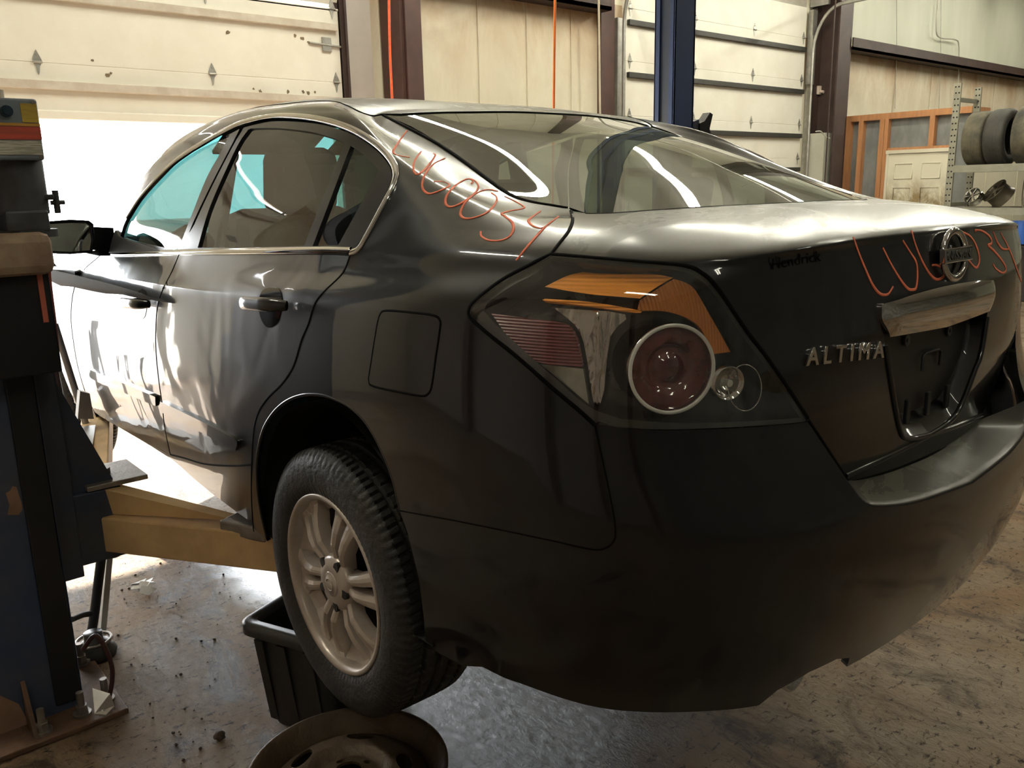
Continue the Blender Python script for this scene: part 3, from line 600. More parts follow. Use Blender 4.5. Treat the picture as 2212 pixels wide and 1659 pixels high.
for i, y in enumerate((-12.6, -13.9, -15.1, -16.6, -18.2)): tag(MB().tube([(XW-.014, y, 0), (XW-.014, y-.02, 3.4)], .008, 6).build('trim_%d' % (11+i), VIN), kind='structure')
# columns on the left wall (they show in the paint)
for i, x in enumerate((-6.5, -3.6, -.6, 2.4)): tag(MB().box((x, YL-.3, 0), (x+.22, YL, ZC)).build('trim_%d' % (20+i), BROWN), kind='structure')
# ---- roll-up doors
def hinge(y, z, x, s=1):
    """leaf-shaped door hinge"""
    mb = MB(); pr = [(0, .085), (.016, .05), (.03, .015), (.024, -.01), (.012, -.03), (.006, -.07), (0, -.085)]
    poly = [(x, y+a*s, z+b*s) for a, b in pr]+[(x, y-a*s, z+b*s) for a, b in pr[-2:0:-1]]
    mb.prism(poly, (-.006, 0, 0)); mb.cyl((x-.012, y-.03*s, z), (x-.012, y+.03*s, z), .008, 8); mb.cyl((x-.006, y, z+.05*s), (x-.014, y, z+.05*s), .006, 8); return mb
def rolldoor(name, y0, y1, seams, z0, ztop, hys, bottom_strip):
    d = thing(name, (XW, (y0+y1)/2, z0), None, None); d['kind'] = 'structure'
    zs = [z0]+[z for z in seams if z > z0]+[ztop]
    for i in range(len(zs)-1):
        a, b = zs[i], zs[i+1]; MB().box((XW-.055, y0, a), (XW-.004, y1, b), bev=.005).build('door_section', DOORW, d)
    for z in seams:
        if z-.13 > z0: MB().box((XW-.10, y0+.03, z-.185), (XW-.055, y1-.03, z-.125), bev=.004).build('strut', GREYS if name == 'door_2' else DOORD, d)
        for y in hys:
            if z > z0+.02: hinge(y, z, XW-.056).build('hinge', GALV, d)
    return d
d1 = rolldoor('door_1', -2.30, 2.32, [2.49, 3.10], 2.16, 3.09, [-2.24, -1.12, .15, 1.2, 2.2], True)
mb = MB(); mb.obox((XW-.16, .01, 3.42), (0, 2.31, 0), (.14, 0, -.27), (.02, 0, .012)); mb.build('door_section', DOORW, d1)
MB().box((XW-.075, -2.30, 2.10), (XW-.005, 2.32, 2.165), bev=.01).build('weather_strip', DOORW, d1)
MB().box((XW-.075, -2.21, 2.74), (XW-.055, -2.12, 2.86), bev=.005).tube([(XW-.07, -2.3, 2.79), (XW-.07, -2.0, 2.80)], .01, 8).build('latch', GALV, d1)
MB().box((XW-.13, -2.345, 0), (XW-.005, -2.325, 3.4)).box((XW-.10, -2.345, 0), (XW-.08, -2.30, 3.4)).box((XW-.05, -2.325, 0), (XW-.004, -2.26, 3.4)).build('track', DBROWN, d1)
random.seed(5); DM = mat('grease_mark', (.20, .15, .09), .8)
for u, v in ((232, 163), (238, 158), (545, 192), (560, 197), (620, 199), (652, 198), (668, 201), (683, 199), (640, 77), (655, 83), (668, 91), (200, 130), (490, 70)):
    p = at(u+random.uniform(-3, 3), v, 0, XW-.0565); r_ = random.uniform(.008, .02); MB().prism([p+Vector((0, r_*(.5+.8*random.random())*math.cos(t), r_*(.4+.8*random.random())*math.sin(t))) for t in np.linspace(0, 2*PI, 9, endpoint=False)], (-.001, 0, 0)).build('grease_mark', DM, d1)
d2 = rolldoor('door_2', -9.80, -6.02, [.65, 1.26, 1.87, 2.34, 2.95, 3.52], 0, 3.93, [-9.74, -8.55, -7.3, -6.1], False)
def track(y, parent, flip=1):
    pts = [(XW-.12, y, 0), (XW-.12, y, 3.3)]+[(XW-.12-.42*(1-math.cos(a)), y, 3.3+.62*math.sin(a)) for a in np.linspace(.1, PI/2, 10)]+[(XW-4.5, y, 3.99)]
    mb = MB(); mb.tube(pts, .026, 8, flat=([(0, 1, 0)]*len(pts), .6)); return mb
track(-9.90, d2).build('track', GALV, d2); track(-5.93, d2).build('track', GALV, d2)
MB().box((XW-.07, -10.02, 0), (XW-.01, -9.94, 3.9)).box((XW-.12, -9.97, 2.9), (XW-.05, -9.86, 3.9)).build('jamb_bracket', GALV, d2)
MB().box((XW-.07, -5.98, 0), (XW-.01, -5.88, 3.4)).build('jamb_bracket', GALV, d2)
mb = MB().cyl((XW-.24, -10.0, 4.12), (XW-.24, -5.9, 4.12), .016, 12); mb.build('torsion_shaft', GALV, d2)
pts = [(XW-.24+.045*math.cos(t*40), -9.0+1.35*t, 4.12+.045*math.sin(t*40)) for t in np.linspace(0, 1, 400)]
tag(MB().tube(pts, .008, 5).build('torsion_spring', mat('rusty_spring', (.16, .12, .07), .6, .4, (.1, .07, .04), 20), d2))
MB().box((XW-.3, -9.98, 3.95), (XW-.02, -9.93, 4.25)).box((XW-.3, -7.62, 3.9), (XW-.02, -7.58, 4.25)).cyl((XW-.24, -9.93, 4.12), (XW-.24, -9.83, 4.12), .07, 20).build('spring_bracket', GALV, d2)
tag(MB().box((XW-.006, -9.86, 3.93), (XW-.001, -5.98, 4.6)).build('trim_30', mat('lintel_board', (.58, .55, .47), .6, 0, (.45, .41, .35), 3, stretch=(1, 1, 3))), kind='structure')
# ceiling fixtures; rear tubes dimmed only to balance the light
TUBE = bpy.data.materials.new('fluorescent_tube'); TUBE.use_nodes = True; e = TUBE.node_tree.nodes['Principled BSDF']; e.inputs['Emission Color'].default_value = (1, .97, .80, 1); e.inputs['Emission Strength'].default_value = 122; e.inputs['Base Color'].default_value = (.8, .8, .8, 1); TUBE2 = TUBE.copy(); TUBE2.name = 'dimmed_fluorescent_tube'; TUBE2.node_tree.nodes['Principled BSDF'].inputs['Emission Strength'].default_value = 30
FIXW = mat('fixture_white', (.7, .7, .68), .4)
def fixture(x, y, label, along='x'):
    f = thing('fluorescent_light', (x, y, 4.9), label, 'light', 'shop ceiling lights')
    d = (1.2, 0) if along == 'x' else (0, 1.2); n_ = (0, .06) if along == 'x' else (.06, 0)
    a = (abs(d[0])+abs(n_[0])*1.8, abs(d[1])+abs(n_[1])*1.8)
    MB().box((x-a[0], y-a[1], 4.93), (x+a[0], y+a[1], 5.0), bev=.01).build('housing', FIXW, f)
    for s in (-1, 1): MB().cyl((x-d[0]+n_[0]*s, y-d[1]+n_[1]*s, 4.90), (x+d[0]+n_[0]*s, y+d[1]+n_[1]*s, 4.90), .019, 10).build('tube', TUBE if x > 1 else TUBE2, f)
    for s in (-1, 1): MB().tube([(x+s*d[0]*.8, y+s*d[1]*.8, 5.0), (x+s*d[0]*.8, y+s*d[1]*.8, ZC)], .006, 5).build('hanger', GALV, f)
FX = [(-4.6, .8), (-4.6, 4.2), (-1.2, -4.2), (-1.2, -8.2), (2.9, -2.2), (2.9, -5.4), (2.9, -8.6), (2.9, -12.4), (2.9, -16.0), (-2.5, -14.0), (-4.8, -3.0), (2.6, 2.8)]
WH = ['behind the camera above the right rear floor', 'behind the camera near the left wall', 'above the right rear side of the sedan', 'high over the floor right of the sedan trunk', 'in front of the column right of the open door', 'between the orange cord and the closed door', 'in front of the closed roll-up door', 'in front of the girt above the stud partition', 'beyond the storage rack by the front wall', 'far right rear of the workshop', 'behind the camera over the middle bay', 'over the left front bay by the open door']
for i, (x, y) in enumerate(FX): fixture(x, y, 'twin tube ceiling light '+WH[i])
# ---- framed partition with a door, right rear
YP = -10.8
LUM = mat('pine_lumber', (.50, .235, .10), .65, 0, (.40, .18, .08), 6, stretch=(4, 4, .5)); GREYB = mat('grey_sheathing', (.185, .19, .185), .6, .2, (.30, .31, .30), 5, stretch=(1, 1, .4), lo=.4, hi=.75)
pt = thing('framed_partition', (4.4, YP, 0), 'open timber stud partition backed with grey sheets beside the dark column', 'partition')
def stud(u0, u1, v, z0, z1, d=.09, name='stud'):
    a = at(u0, v, 1, YP); b = at(u1, v, 1, YP); MB().box((min(a.x, b.x), YP-d, z0), (max(a.x, b.x), YP, z1)).build(name, LUM, pt)
ztp = 2.40
for u0, u1 in ((1808, 1821), (1825, 1836), (1853, 1863), (1898, 1908), (1909, 1917)): stud(u0, u1, 300, 0, ztp)
stud(2007, 2018, 280, 1.99, ztp)
a = at(1806, 270, 1, YP); b = at(2100, 240, 1, YP)
MB().box((b.x, YP-.09, ztp), (a.x, YP, ztp+.085)).build('top_plate', LUM, pt)
MB().box((b.x, YP-.6, ztp-.01), (b.x+.05, YP-.1, ztp+.085)).build('end_block', LUM, pt)
a2 = at(1917, 320, 1, YP); b2 = at(2056, 320, 1, YP)
MB().box((b2.x, YP-.09, 1.93), (a2.x, YP, 1.99)).build('header', LUM, pt)
MB().box((b.x, YP-.11, 0), (a.x, YP-.095, ztp)).build('grey_sheet', GREYB, pt)
WDOOR = mat('white_panel_door', (.72, .68, .55), .5, 0, (.66, .60, .46), 2.2)
dr = thing('door_3', ((a2.x+b2.x)/2, YP, 0), None, None); dr['kind'] = 'structure'
m_, nt, N, L, B = nodes_of('stained_white_door'); t = tex(nt, 3.2, 6, .7, .6, stretch=(1, 1, .7)); tc = N.new('ShaderNodeTexCoord'); sp = N.new('ShaderNodeSeparateXYZ'); L.new(tc.outputs['Object'], sp.inputs[0])
mr = N.new('ShaderNodeMapRange'); mr.inputs[1].default_value = 1.62; mr.inputs[2].default_value = 1.3; L.new(sp.outputs[2], mr.inputs[0]); rr_ = ramp(nt, t.outputs[0], [(.42, (0, 0, 0)), (.6, (1, 1, 1))]); mu = N.new('ShaderNodeMath'); mu.operation = 'MULTIPLY'; L.new(mr.outputs[0], mu.inputs[0]); L.new(rr_.outputs[0], mu.inputs[1])
L.new(mixc(nt, mu.outputs[0], (.72, .68, .54), (.26, .19, .09)), B.inputs['Base Color']); B.inputs['Roughness'].default_value = .5
dx0, dx1 = b2.x+.03, a2.x-.03
mb = MB().box((dx0, YP-.05, .01), (dx1, YP-.005, 1.90))
MB.build(mb, 'door_leaf', m_, dr)
W_ = dx1-dx0
for i, (fx0, fx1) in enumerate(((.12, .42), (.58, .88))):
    for z0, z1 in ((1.55, 1.76), (.85, 1.42), (.15, .72)):
        MB().tube([(dx0+W_*fx0, YP-.004, z0), (dx0+W_*fx1, YP-.004, z0), (dx0+W_*fx1, YP-.004, z1), (dx0+W_*fx0, YP-.004, z1)], .012, 6, closed=True).build('panel_moulding', m_, dr)
MB().box((b2.x-.01, YP-.02, 1.905), (a2.x+.01, YP+.02, 1.955)).box((a2.x-.03, YP-.02, 0), (a2.x+.005, YP+.01, 1.93)).build('door_frame', WDOOR, dr)
po = at(1770, 195, 0, 5.28); pc = at(1796, 150, 0, 4.93)
# outlet and conduits on the column
tag(MB().box((5.265, po.y-.045, po.z-.06), (5.30, po.y+.045, po.z+.06), bev=.004).cyl((5.27, po.y, po.z-.02), (5.21, po.y, po.z-.03), .02, 10).build('power_outlet', mat('ivory_plastic', (.6, .5, .42), .4)), 'small pale power outlet with a plug on the dark brown column', 'outlet')
tag(MB().tube([(4.93, pc.y, 0), (4.93, pc.y, 2.2), (4.93, pc.y, ZC)], .010, 8).build('conduit_pipe', DBROWN), 'thin brown conduit running up the face of the dark brown column', 'conduit', None)
CDT = mat('grey_conduit', (.45, .43, .36), .5, .3)
def wpx(u, v, x=XW-.05): return at(u, v, 0, x)
tag(MB().tube([wpx(1937, -10), wpx(1937, 110), wpx(1933, 235)], .006, 6).build('hanging_wire', CDT), 'thin pale wire hanging down the wall left of the bent conduit', 'wire')
tag(MB().tube([wpx(2033, -10), wpx(2032, 140), wpx(2028, 240)], .006, 6).build('hanging_wire', CDT), 'thin pale wire passing behind the horizontal leg of the bent conduit', 'wire')
tag(MB().tube(catmull([wpx(u_, v_, XW-.10) for u_, v_ in ((2027, -10), (2022, 60), (2030, 81), (2062, 85), (2071, 95), (2071, 140), (2069, 240))], 4), .012, 8).build('bent_conduit', CDT), 'bent grey conduit stepping sideways on the upper wall above the rack', 'conduit')
# white channel guard beside the far door
tag(MB().box((5.05, -10.36, 0), (5.09, -9.98, 2.22)).box((5.05, -9.98, 0), (5.3, -9.95, 2.22)).box((5.05, -10.36, 0), (5.3, -10.33, 2.22)).build('metal_guard', mat('cream_guard', (.50, .49, .42), .5, 0, (.44, .43, .36), 3)), 'cream sheet metal guard standing against the column right of the closed door', 'guard')
tag(MB().tube(catmull([at(1762, 284, 0, 4.935), at(1773, 284, 0, 4.935), at(1783, 295, 0, 4.935), at(1793, 299, 0, 4.935)], 5), .008, 6).build('white_cable', mat('white_cable', (.6, .58, .52), .5)), 'short white cable drooping from the cream metal guard', 'cable')
# ---- storage rack with tyres and wheels
YF = -10.0
RK = mat('rack_grey_paint', (.30, .29, .23), .5, .3, (.24, .23, .18), 8); HOLEM = mat('rack_holes', (.01, .01, .01), .9)
rk = thing('storage_rack', (2.4, YF-.3, 0), 'grey perforated steel rack holding used tires and loose wheels', 'rack')
pxr = at(2066, 300, 1, YF).x
for yy, h in ((YF, 2.72), (YF-.62, 2.70)):
    hm = MB().box((pxr, yy-.03, 0), (pxr+.085, yy, h)); nf = len(hm.f)
    for k in range(int(h/.075)):
        for dx in (.022, .062): hm.cyl((pxr+dx+(.004 if k % 2 else -.004), yy+.0005, .05+k*.075), (pxr+dx+(.004 if k % 2 else -.004), yy+.003, .05+k*.075), .0105, 8)
    up = hm.build('upright', RK, rk); up.data.materials.append(HOLEM)
    for p in up.data.polygons:
        if p.index >= nf: p.material_index = 1
for z in (2.52, 1.2, .5): MB().beam((pxr+.04, YF-.02, z), (pxr+.04, YF-.6, z), .03, .05).build('cross_brace', RK, rk)
for z in (1.665, 1.13):
    MB().box((pxr-3.2, YF-.02, z-.055), (pxr, YF+.012, z+.035)).build('front_beam', RK, rk); MB().box((pxr-3.2, YF-.64, z-.055), (pxr, YF-.6, z+.035)).build('rear_beam', RK, rk)
    MB().box((pxr-3.2, YF-.6, z-.01), (pxr, YF-.02, z+.015)).build('deck', RK, rk)
for dx in (-3.2,): 
    for yy in (YF, YF-.62): MB().box((pxr+dx-.08, yy-.03, 0), (pxr+dx, yy, 2.7)).build('upright', RK, rk)
def tyre_prof(R, r, w):
    return [(r, -w*.40), (r+.012, -w*.47), (R*.80, -w*.52), (R*.93, -w*.49), (R*.985, -w*.42), (R, -w*.30), (R, w*.30), (R*.985, w*.42), (R*.93, w*.49), (R*.80, w*.52), (r+.012, w*.47), (r, w*.40), (r-.004, w*.3), (r+.03, w*.25), (R*.9, w*.1), (R*.9, -w*.1), (r+.03, -w*.25), (r-.004, -w*.3), (r, -w*.40)]
TY1 = mat('dusty_tire_rubber', (.115, .10, .065), .85, 0, (.04, .038, .03), 5, bmp=.5, bscale=30); TY2 = mat('used_tire_rubber', (.045, .042, .034), .8, 0, (.03, .028, .024), 6, bmp=.5, bscale=30)
def shelf_tyre(x, R, w, label, m_):
    c = Vector((x, YF-.30, 1.68+R)); t = MB().lathe(tyre_prof(R, R*.62, w), c, (1, 0, 0), 40)
    for k in (-.22, -.08, .08, .22): t.lathe([(R+.001, k*w-.006), (R-.012, k*w), (R+.001, k*w+.006)], c, (1, 0, 0), 40)
    tag(t.build('used_tire', m_), label, 'tire', 'used tires on the rack shelf')
x_ = pxr-.06
for i, (R, w_, gap, lb, mm_) in enumerate(((.345, .235, .02, 'dusty brown used tire at the left end of the rack shelf', TY1), (.35, .24, .09, 'used tire second from the perforated rack upright', TY2), (.36, .25, .05, 'large used tire third on the shelf after the dark gap', TY1), (.34, .23, .05, 'used tire fourth on the rack shelf', TY2), (.35, .23, .05, 'used tire fifth on the rack shelf', TY1))):
    x_ -= w_/2; shelf_tyre(x_-w_*.02, R, w_, lb, mm_); x_ -= w_/2+gap
ALU = mat('dull_aluminium', (.50, .47, .40), .35, .7, (.38, .35, .28), 6); 
def loose_wheel(c, ax, R, label, m_, w=.17):
    """bare wheel: barrel, lip and spoked face"""
    c = Vector(c); ax = Vector(ax).normalized(); o = thing('loose_wheel', c, label, 'wheel', 'loose wheels on the lower shelf')
    MB().lathe([(R, -w/2), (R*.96, -w/2+.01), (R*.86, -w*.3), (R*.84, w*.3), (R*.96, w/2-.01), (R, w/2), (R*1.0, w/2-.012), (R*.87, w*.28), (R*.89, -w*.28), (R, -w/2+.012), (R, -w/2)], c, ax, 40).build('barrel', m_, o)
    e = ax.orthogonal().normalized(); f = ax.cross(e); mb = MB().cyl(c+ax*w*.3, c+ax*w*.42, R*.24, 20)
    for k in range(6): d = e*math.cos(k*PI/3)+f*math.sin(k*PI/3); mb.beam(c+ax*w*.38+d*R*.2, c+ax*w*.40+d*R*.87, R*.16, .02, up=ax)
    mb.build('spokes', m_, o); return o
p = at(2157, 428, 1, YF-.3); loose_wheel((p.x, YF-.3, 1.165+.16), (.55, .55, .62), .17, 'dark loose wheel tipped on the lower rack shelf', mat('dark_rim', (.13, .11, .08), .4, .6))
p = at(2224, 430, 1, YF-.15); loose_wheel((p.x, YF-.2, 1.165+.2), (.9, .42, .0), .2, 'pale aluminium wheel standing on the lower rack shelf', ALU)
p = at(2103, 436, 1, YF-.2); loose_wheel((p.x, YF-.2, 1.165+.13), (.3, .8, .5), .11, 'small chrome rimmed wheel beside the perforated upright', CHROME, .1)
# parts piled under the lower shelf: blue can and dark castings
tag(MB().cyl((at(2212, 500, 1, -9.7).x, -9.7, .75), (at(2212, 500, 1, -9.7).x, -9.7, 1.02), .14, 24).build('blue_drum', mat('blue_drum_paint', (.02, .10, .42), .4)), 'small blue drum beside the trunk corner at the picture edge', 'drum')
cr = MB().box((pxr-2.2, YF-.55, .3), (pxr-.1, YF-.05, .82)); 
bm_ = thing('parts_crate', (pxr-1.2, YF-.3, 0), 'dark crate of greasy parts under the lower rack shelf', 'crate')
MB().box((pxr-2.3, YF-.58, .0), (pxr-.12, YF-.04, .7), bev=.01).build('crate_body', mat('greasy_steel', (.035, .03, .025), .6, .4), bm_)
random.seed(7)
for k in range(9):
    x0 = pxr-.2-random.random()*2; y0 = YF-.1-random.random()*.4; r0 = .05+random.random()*.06
    MB().lathe([(0, 0), (r0, .01), (r0, .05), (r0*.6, .07), (r0*.6, .12+random.random()*.1), (0, .13)], (x0, y0, .70), (random.random()*.4-.2, random.random()*.4-.2, 1), 14).build('scrap_part', mat('greasy_part', (.06, .052, .04), .5, .5), bm_)
# ---------------------------------------------------------------- car details
def sub(o, name, me_or_mb, m): return me_or_mb.build(name, m, o)
def frame_at(S, u, v, off=0):
    h = S.hit(u, v); P, n = on(S, [h[:2]], off); return Vector(P[0]), Vector(n[0])
def text_mesh(s, size, depth, font_spacing=1.0):
    c = bpy.data.curves.new('t', 'FONT'); c.body = s; c.size = size; c.extrude = depth; c.space_character = font_spacing; c.bevel_depth = depth*.3; c.resolution_u = 2
    o = bpy.data.objects.new('t', c); COL.objects.link(o); dg = bpy.context.evaluated_depsgraph_get(); me = bpy.data.meshes.new_from_object(o.evaluated_get(dg)); bpy.data.objects.remove(o); return me
def place_text(name, s, P0, P1, up, m, parent, height, depth=.0015, off=0, sx=None, shear=0):
    """text lying in the plane through P0-P1 with up direction; stretched to the width P0-P1"""
    me = text_mesh(s, 1.0, depth/height if height else .1); xs = [v.co.x for v in me.vertices]; ys = [v.co.y for v in me.vertices]
    x0, x1, y0, y1 = min(xs), max(xs), min(ys), max(ys); P0 = Vector(P0); ex = Vector(P1)-P0; W = ex.length; ex.normalize(); up = Vector(up); up = (up-ex*up.dot(ex)).normalized(); nz = ex.cross(up)
    for v in me.vertices: a = (v.co.x-x0)/(x1-x0)*W; b = (v.co.y-y0)/(y1-y0)*height; v.co = P0+ex*(a+shear*b)+up*b+nz*(v.co.z*height+off)
    me.name = name; o = link(name, me, m, parent, smooth=False); o.parent = parent; return o
# shut lines
def gap(name_pts, S=BODY, r=.0028, mir=False, closed=False):
    P, N = on(S, name_pts, .0004)
    for k in ([1, -1] if mir else [1]):
        kk = np.array([1, k, 1]); MB().tube(P*kk, r, 6, closed, flat=(list(N*kk), .35)).build('panel_gap', GAPM, car)
gap(CS(BODY, GAP_REAR)); gap(CS(BODY, DSPLIT)); gap(CS(BODY, DFRONT), r=.003); gap(CS(BODY, SEAMB+['|', (1297, 911)]), r=.0016)
gap(loop(BODY, FUEL), r=.0026, closed=True); gap(CS(BODY, LIDGAP), r=.0036); gap(CS(BODY, [(368, 982), (400, 990), (442, 1002), (500, 1006), (543, 1004)]), r=.003)
gap(CS(BODY, LAMP_LOW+['|']+LIDTOP[1:]), r=.0042)
gap(CS(LIDS, [(1745, 905), (1790, 974), (1834, 1042), '|', (1937, 1013), (2064, 957), (2191, 884)]), LIDS, r=.003)
gap([np.array(q) for q in ([(s, 12.96) for s in np.linspace(0, 3.3, 12)])], r=.006, mir=True)
gap(CS(BODY, GLASSL), r=.0055, mir=True); gap([np.array((s, 15.985)) for s in np.linspace(0, 3.6, 10)]+[corner], r=.004, mir=True); gap(CS(BODY, [(825, 247), '|']+DITCH), r=.004, mir=True)
# wheel arch lips
for sd in (1, -1):
    mb = MB(); P, Nn = on(BODY, CS(BODY, ARCH[1:])); k = np.array([1, sd, 1]); 
    mb.tube(P*k-np.array([0, .004*sd, 0]), .005, 8); mb.build('arch_lip', PAINT, car)
# chrome window surround
AR2 = [(247, 535)]+ARCO[1:-1]+[(760, 545)]
for sd in (1, -1):
    k = np.array([1, sd, 1])
    mb = MB(); pr = CS(BODY, ARCO[1:-1]+[(758, 546)]); P, Nn = on(BODY, pr, .001); mb.tube(P*k, .0085, 8, flat=(list(Nn*k), .5)); mb.build('chrome_window_trim', CHROME, car)
    mb = MB(); pr = CS(BODY, [(243, 550), (390, 545.5), (560, 542.5), (700, 541), (758, 543)]); P, Nn = on(BODY, pr, .002); mb.tube(P*k, .0095, 8, flat=(list(Nn*k), .5)); mb.build('chrome_belt_strip', CHROME, car)
# door mouldings
for spec, o in (([(352, 866), (440, 908), (512, 945), '|', (519, 955), (515, 972), '|', (440, 932), (355, 889)], rear_door), ([(200, 798), (270, 826), (341, 856), '|', (342, 876), '|', (270, 846), (203, 817)], front_door)):
    panel('door_moulding', BODY, loop(BODY, spec), [], PAINT, o, off=.009, rim=.012)
# door handles
def handle(spec_bowl, g, door, extra=False):
    panel('handle_bowl', BODY, loop(BODY, spec_bowl), [], GLOSSB, door, off=.0012)
    (u0, v0), (u1, v1) = g; pts = []; ns = []
    for t in np.linspace(0, 1, 9):
        P, n = frame_at(BODY, u0+(u1-u0)*t, v0+(v1-v0)*t); o = .008+.034*min(1, math.sin(PI*max(.04, min(.96, t)))*1.9); pts.append(P+n*o); ns.append(n)
    mb = MB(); rr = [.012, .0155, .0165, .0165, .0165, .0165, .0165, .015, .011]; mb.tube(pts, rr, 12, flat=(ns, .55)); mb.build('door_handle', PAINT, door)
handle([(585, 620), (604, 626), (610, 650), (603, 690), (588, 707), (573, 703), (562, 680), (560, 650), (568, 628)], ((540, 654), (634, 661)), rear_door)
handle([(308, 624), (316, 632), (318, 655), (314, 682), (305, 690), (295, 684), (290, 655), (296, 634)], ((279, 652), (334, 657)), front_door)
P, n = frame_at(BODY, 318, 655, .047); MB().cyl(P-n*.008, P+n*.0015, .006, 12).build('key_lock', CHROME, front_door)
# side mirror
mr_ = MB(); xm = 1.70
A = [at(u, v, 0, xm) for u, v in ((98, 478), (150, 474), (190, 476), (200, 484), (203, 520), (198, 545), (150, 549), (104, 547), (96, 530), (92, 490))]
cen = sum(A, Vector())/len(A); fr_ = [p+Vector((-.012, 0, 0)) for p in A]
bk = [cen+(p-cen)*.92+Vector((.05, 0, 0)) for p in A]; bk2 = [cen+(p-cen)*.55+Vector((.12, 0, 0)) for p in A]; n_ = len(A)
ins = [cen+(p-cen)*.9+Vector((-.012, 0, 0)) for p in A]; ins2 = [cen+(p-cen)*.88+Vector((.004, 0, 0)) for p in A]
vs = ins2+ins+fr_+bk+bk2; fs = []
for k in range(4): fs += [(k*n_+i, k*n_+(i+1) % n_, (k+1)*n_+(i+1) % n_, (k+1)*n_+i) for i in range(n_)]
fs += [tuple(range(4*n_, 5*n_)), tuple(range(n_))[::-1]]
mr_.add(vs, fs, True)
st = [at(198, 490, 0, xm), at(245, 492, 0, xm+.03), at(252, 545, 0, xm+.03), at(200, 540, 0, xm)]
mr_.prism(st, (.06, 0, 0)); sm = mr_.build('side_mirror', PAINT, car)
MB().prism([cen+(p-cen)*.86+Vector((-.003+.2*(p.z-cen.z)*.86, 0, 0)) for p in A], (-.002, 0, 0)).build('mirror_glass', mat('mirror_glass', (.75, .80, .76), .03, 1, (.72, .78, .74)), sm)
tri = panel('mirror_sail', BODY, loop(BODY, [(238, 548), '|', (252, 500), (262, 512), (285, 520), (330, 535), '|', (345, 546)]), [], BLACK, sm, off=.006, rim=.01)
mir = sm.copy(); mir.data = sm.data.copy(); COL.objects.link(mir); 
for v in mir.data.vertices: v.co.y = -v.co.y
# trunk shelf of the bumper between lid and bumper edge
pr = CS(BODY, bt+[(2212, 996)]); pr = [q for q in pr if q[0] >= 0]; pr = pr+[np.array([0, pr[-1][1]])]; PB, NB = on(BODY, pr)
pl = CS(LIDS, [(1834, 1043), (1937, 1014), (2064, 959), (2150, 912)]); pl = [q for q in pl if q[0] >= 0]; PL, NL = on(LIDS, pl, -.01)
def resamp(P, n, yend=0):
    P = np.array(P); P = np.vstack([P, [[P[-1][0], 0, P[-1][2]]]]); d = np.r_[0, np.cumsum(np.linalg.norm(np.diff(P, axis=0), axis=1))]; t = np.linspace(0, d[-1], n); return np.stack([np.interp(t, d, P[:, i]) for i in range(3)], 1)
RB = resamp(PB, 40); RL = resamp(PL, 40); RL[0] = RB[0]*.5+RL[0]*.5
rows = []
for t in (-.12, 0, .05, .15, .5, 1.0):
    if t < 0: rows.append(RB+np.array([.0, 0, -.012]))
    elif t == 0: rows.append(RB)
    else: Q = RB*(1-t)+RL*t; Q[:, 2] = Q[:, 2]+(.004 if t < .4 else .001); rows.append(Q)
sh = MB(); n_ = 40; vs = [tuple(q) for r in rows for q in r]; fs = [(i*n_+j, i*n_+j+1, (i+1)*n_+j+1, (i+1)*n_+j) for i in range(len(rows)-1) for j in range(n_-1)]
sh.add(vs, fs, True); sh.add([(x, -y, z) for x, y, z in vs], [f[::-1] for f in fs], True); sh.build('bumper_shelf', PAINTD, car)
# plate recess, screws, chrome garnish
def inward(S, lp, off, name, m, depth=.03, parent=None, mir=True):
    return panel(name, S, lp, [], m, parent or car, mirror=mir, off=off)
RECI = [(1906, 690), '|', (1921, 750), (1938, 850), (1952, 893), '|', (1968, 904), (1996, 901), (2060, 882), (2120, 860), (2150, 846), '|', (2190, 780), (2190, 650)]
reci = clip_half(loop(LIDS, RECI, n=4)); panel('plate_recess', LIDS, reci, [], BLACK, trunk, mirror=True, off=-.036)
def rs2(lp, n):
    A = np.array([p for p in lp]); A = np.vstack([A, A[:1]]); i0 = None
    # start at the centre-line bottom point, walk round to the centre-line top
    cl = [i for i in range(len(lp)) if abs(lp[i][0]) < 1e-6]; lo = min(cl, key=lambda i: lp[i][1]); hi = max(cl, key=lambda i: lp[i][1]); k = len(lp)
    fw = [lp[(lo+j) % k] for j in range((hi-lo) % k+1)]; bw = [lp[(lo-j) % k] for j in range((lo-hi) % k+1)]; q = np.array(fw if len(fw) > len(bw) else bw)
    d = np.r_[0, np.cumsum(np.linalg.norm(np.diff(q, axis=0), axis=1))]; t = np.linspace(0, d[-1], n); return np.stack([np.interp(t, d, q[:, 0]), np.interp(t, d, q[:, 1])], 1)
nr = 70; ra = rs2(rec, nr); rb = rs2(reci, nr); Pa, Na = on(LIDS, ra); Pb, Nb = on(LIDS, rb); rows = []
for t in (0, .06, .2, .5, .8, 1): rows.append(Pa*(1-t)+Pb*t-(Na*(1-t)+Nb*t)*(.038*math.sin(t*PI/2)))
vs = [tuple(q) for r in rows for q in r]; fs = [(i*nr+j, i*nr+j+1, (i+1)*nr+j+1, (i+1)*nr+j) for i in range(5) for j in range(nr-1)]
walls = MB(); walls.add(vs, fs, True); walls.add([(x, -y, z) for x, y, z in vs], [f[::-1] for f in fs], True); walls.build('recess_wall', PAINT, trunk)
edge = [p for p in rec if not (abs(p[0]) < 1e-6)]
lip = CS(LIDS, [(1912, 745), (1930, 862), (1944, 930), (1958, 946), (1990, 944), (2060, 922), (2120, 897)]); P, Nn = on(LIDS, lip); mb = MB().tube(P, .006, 8).tube(P*np.array([1, -1, 1]), .006, 8); mb.build('recess_lip', PAINT, trunk)
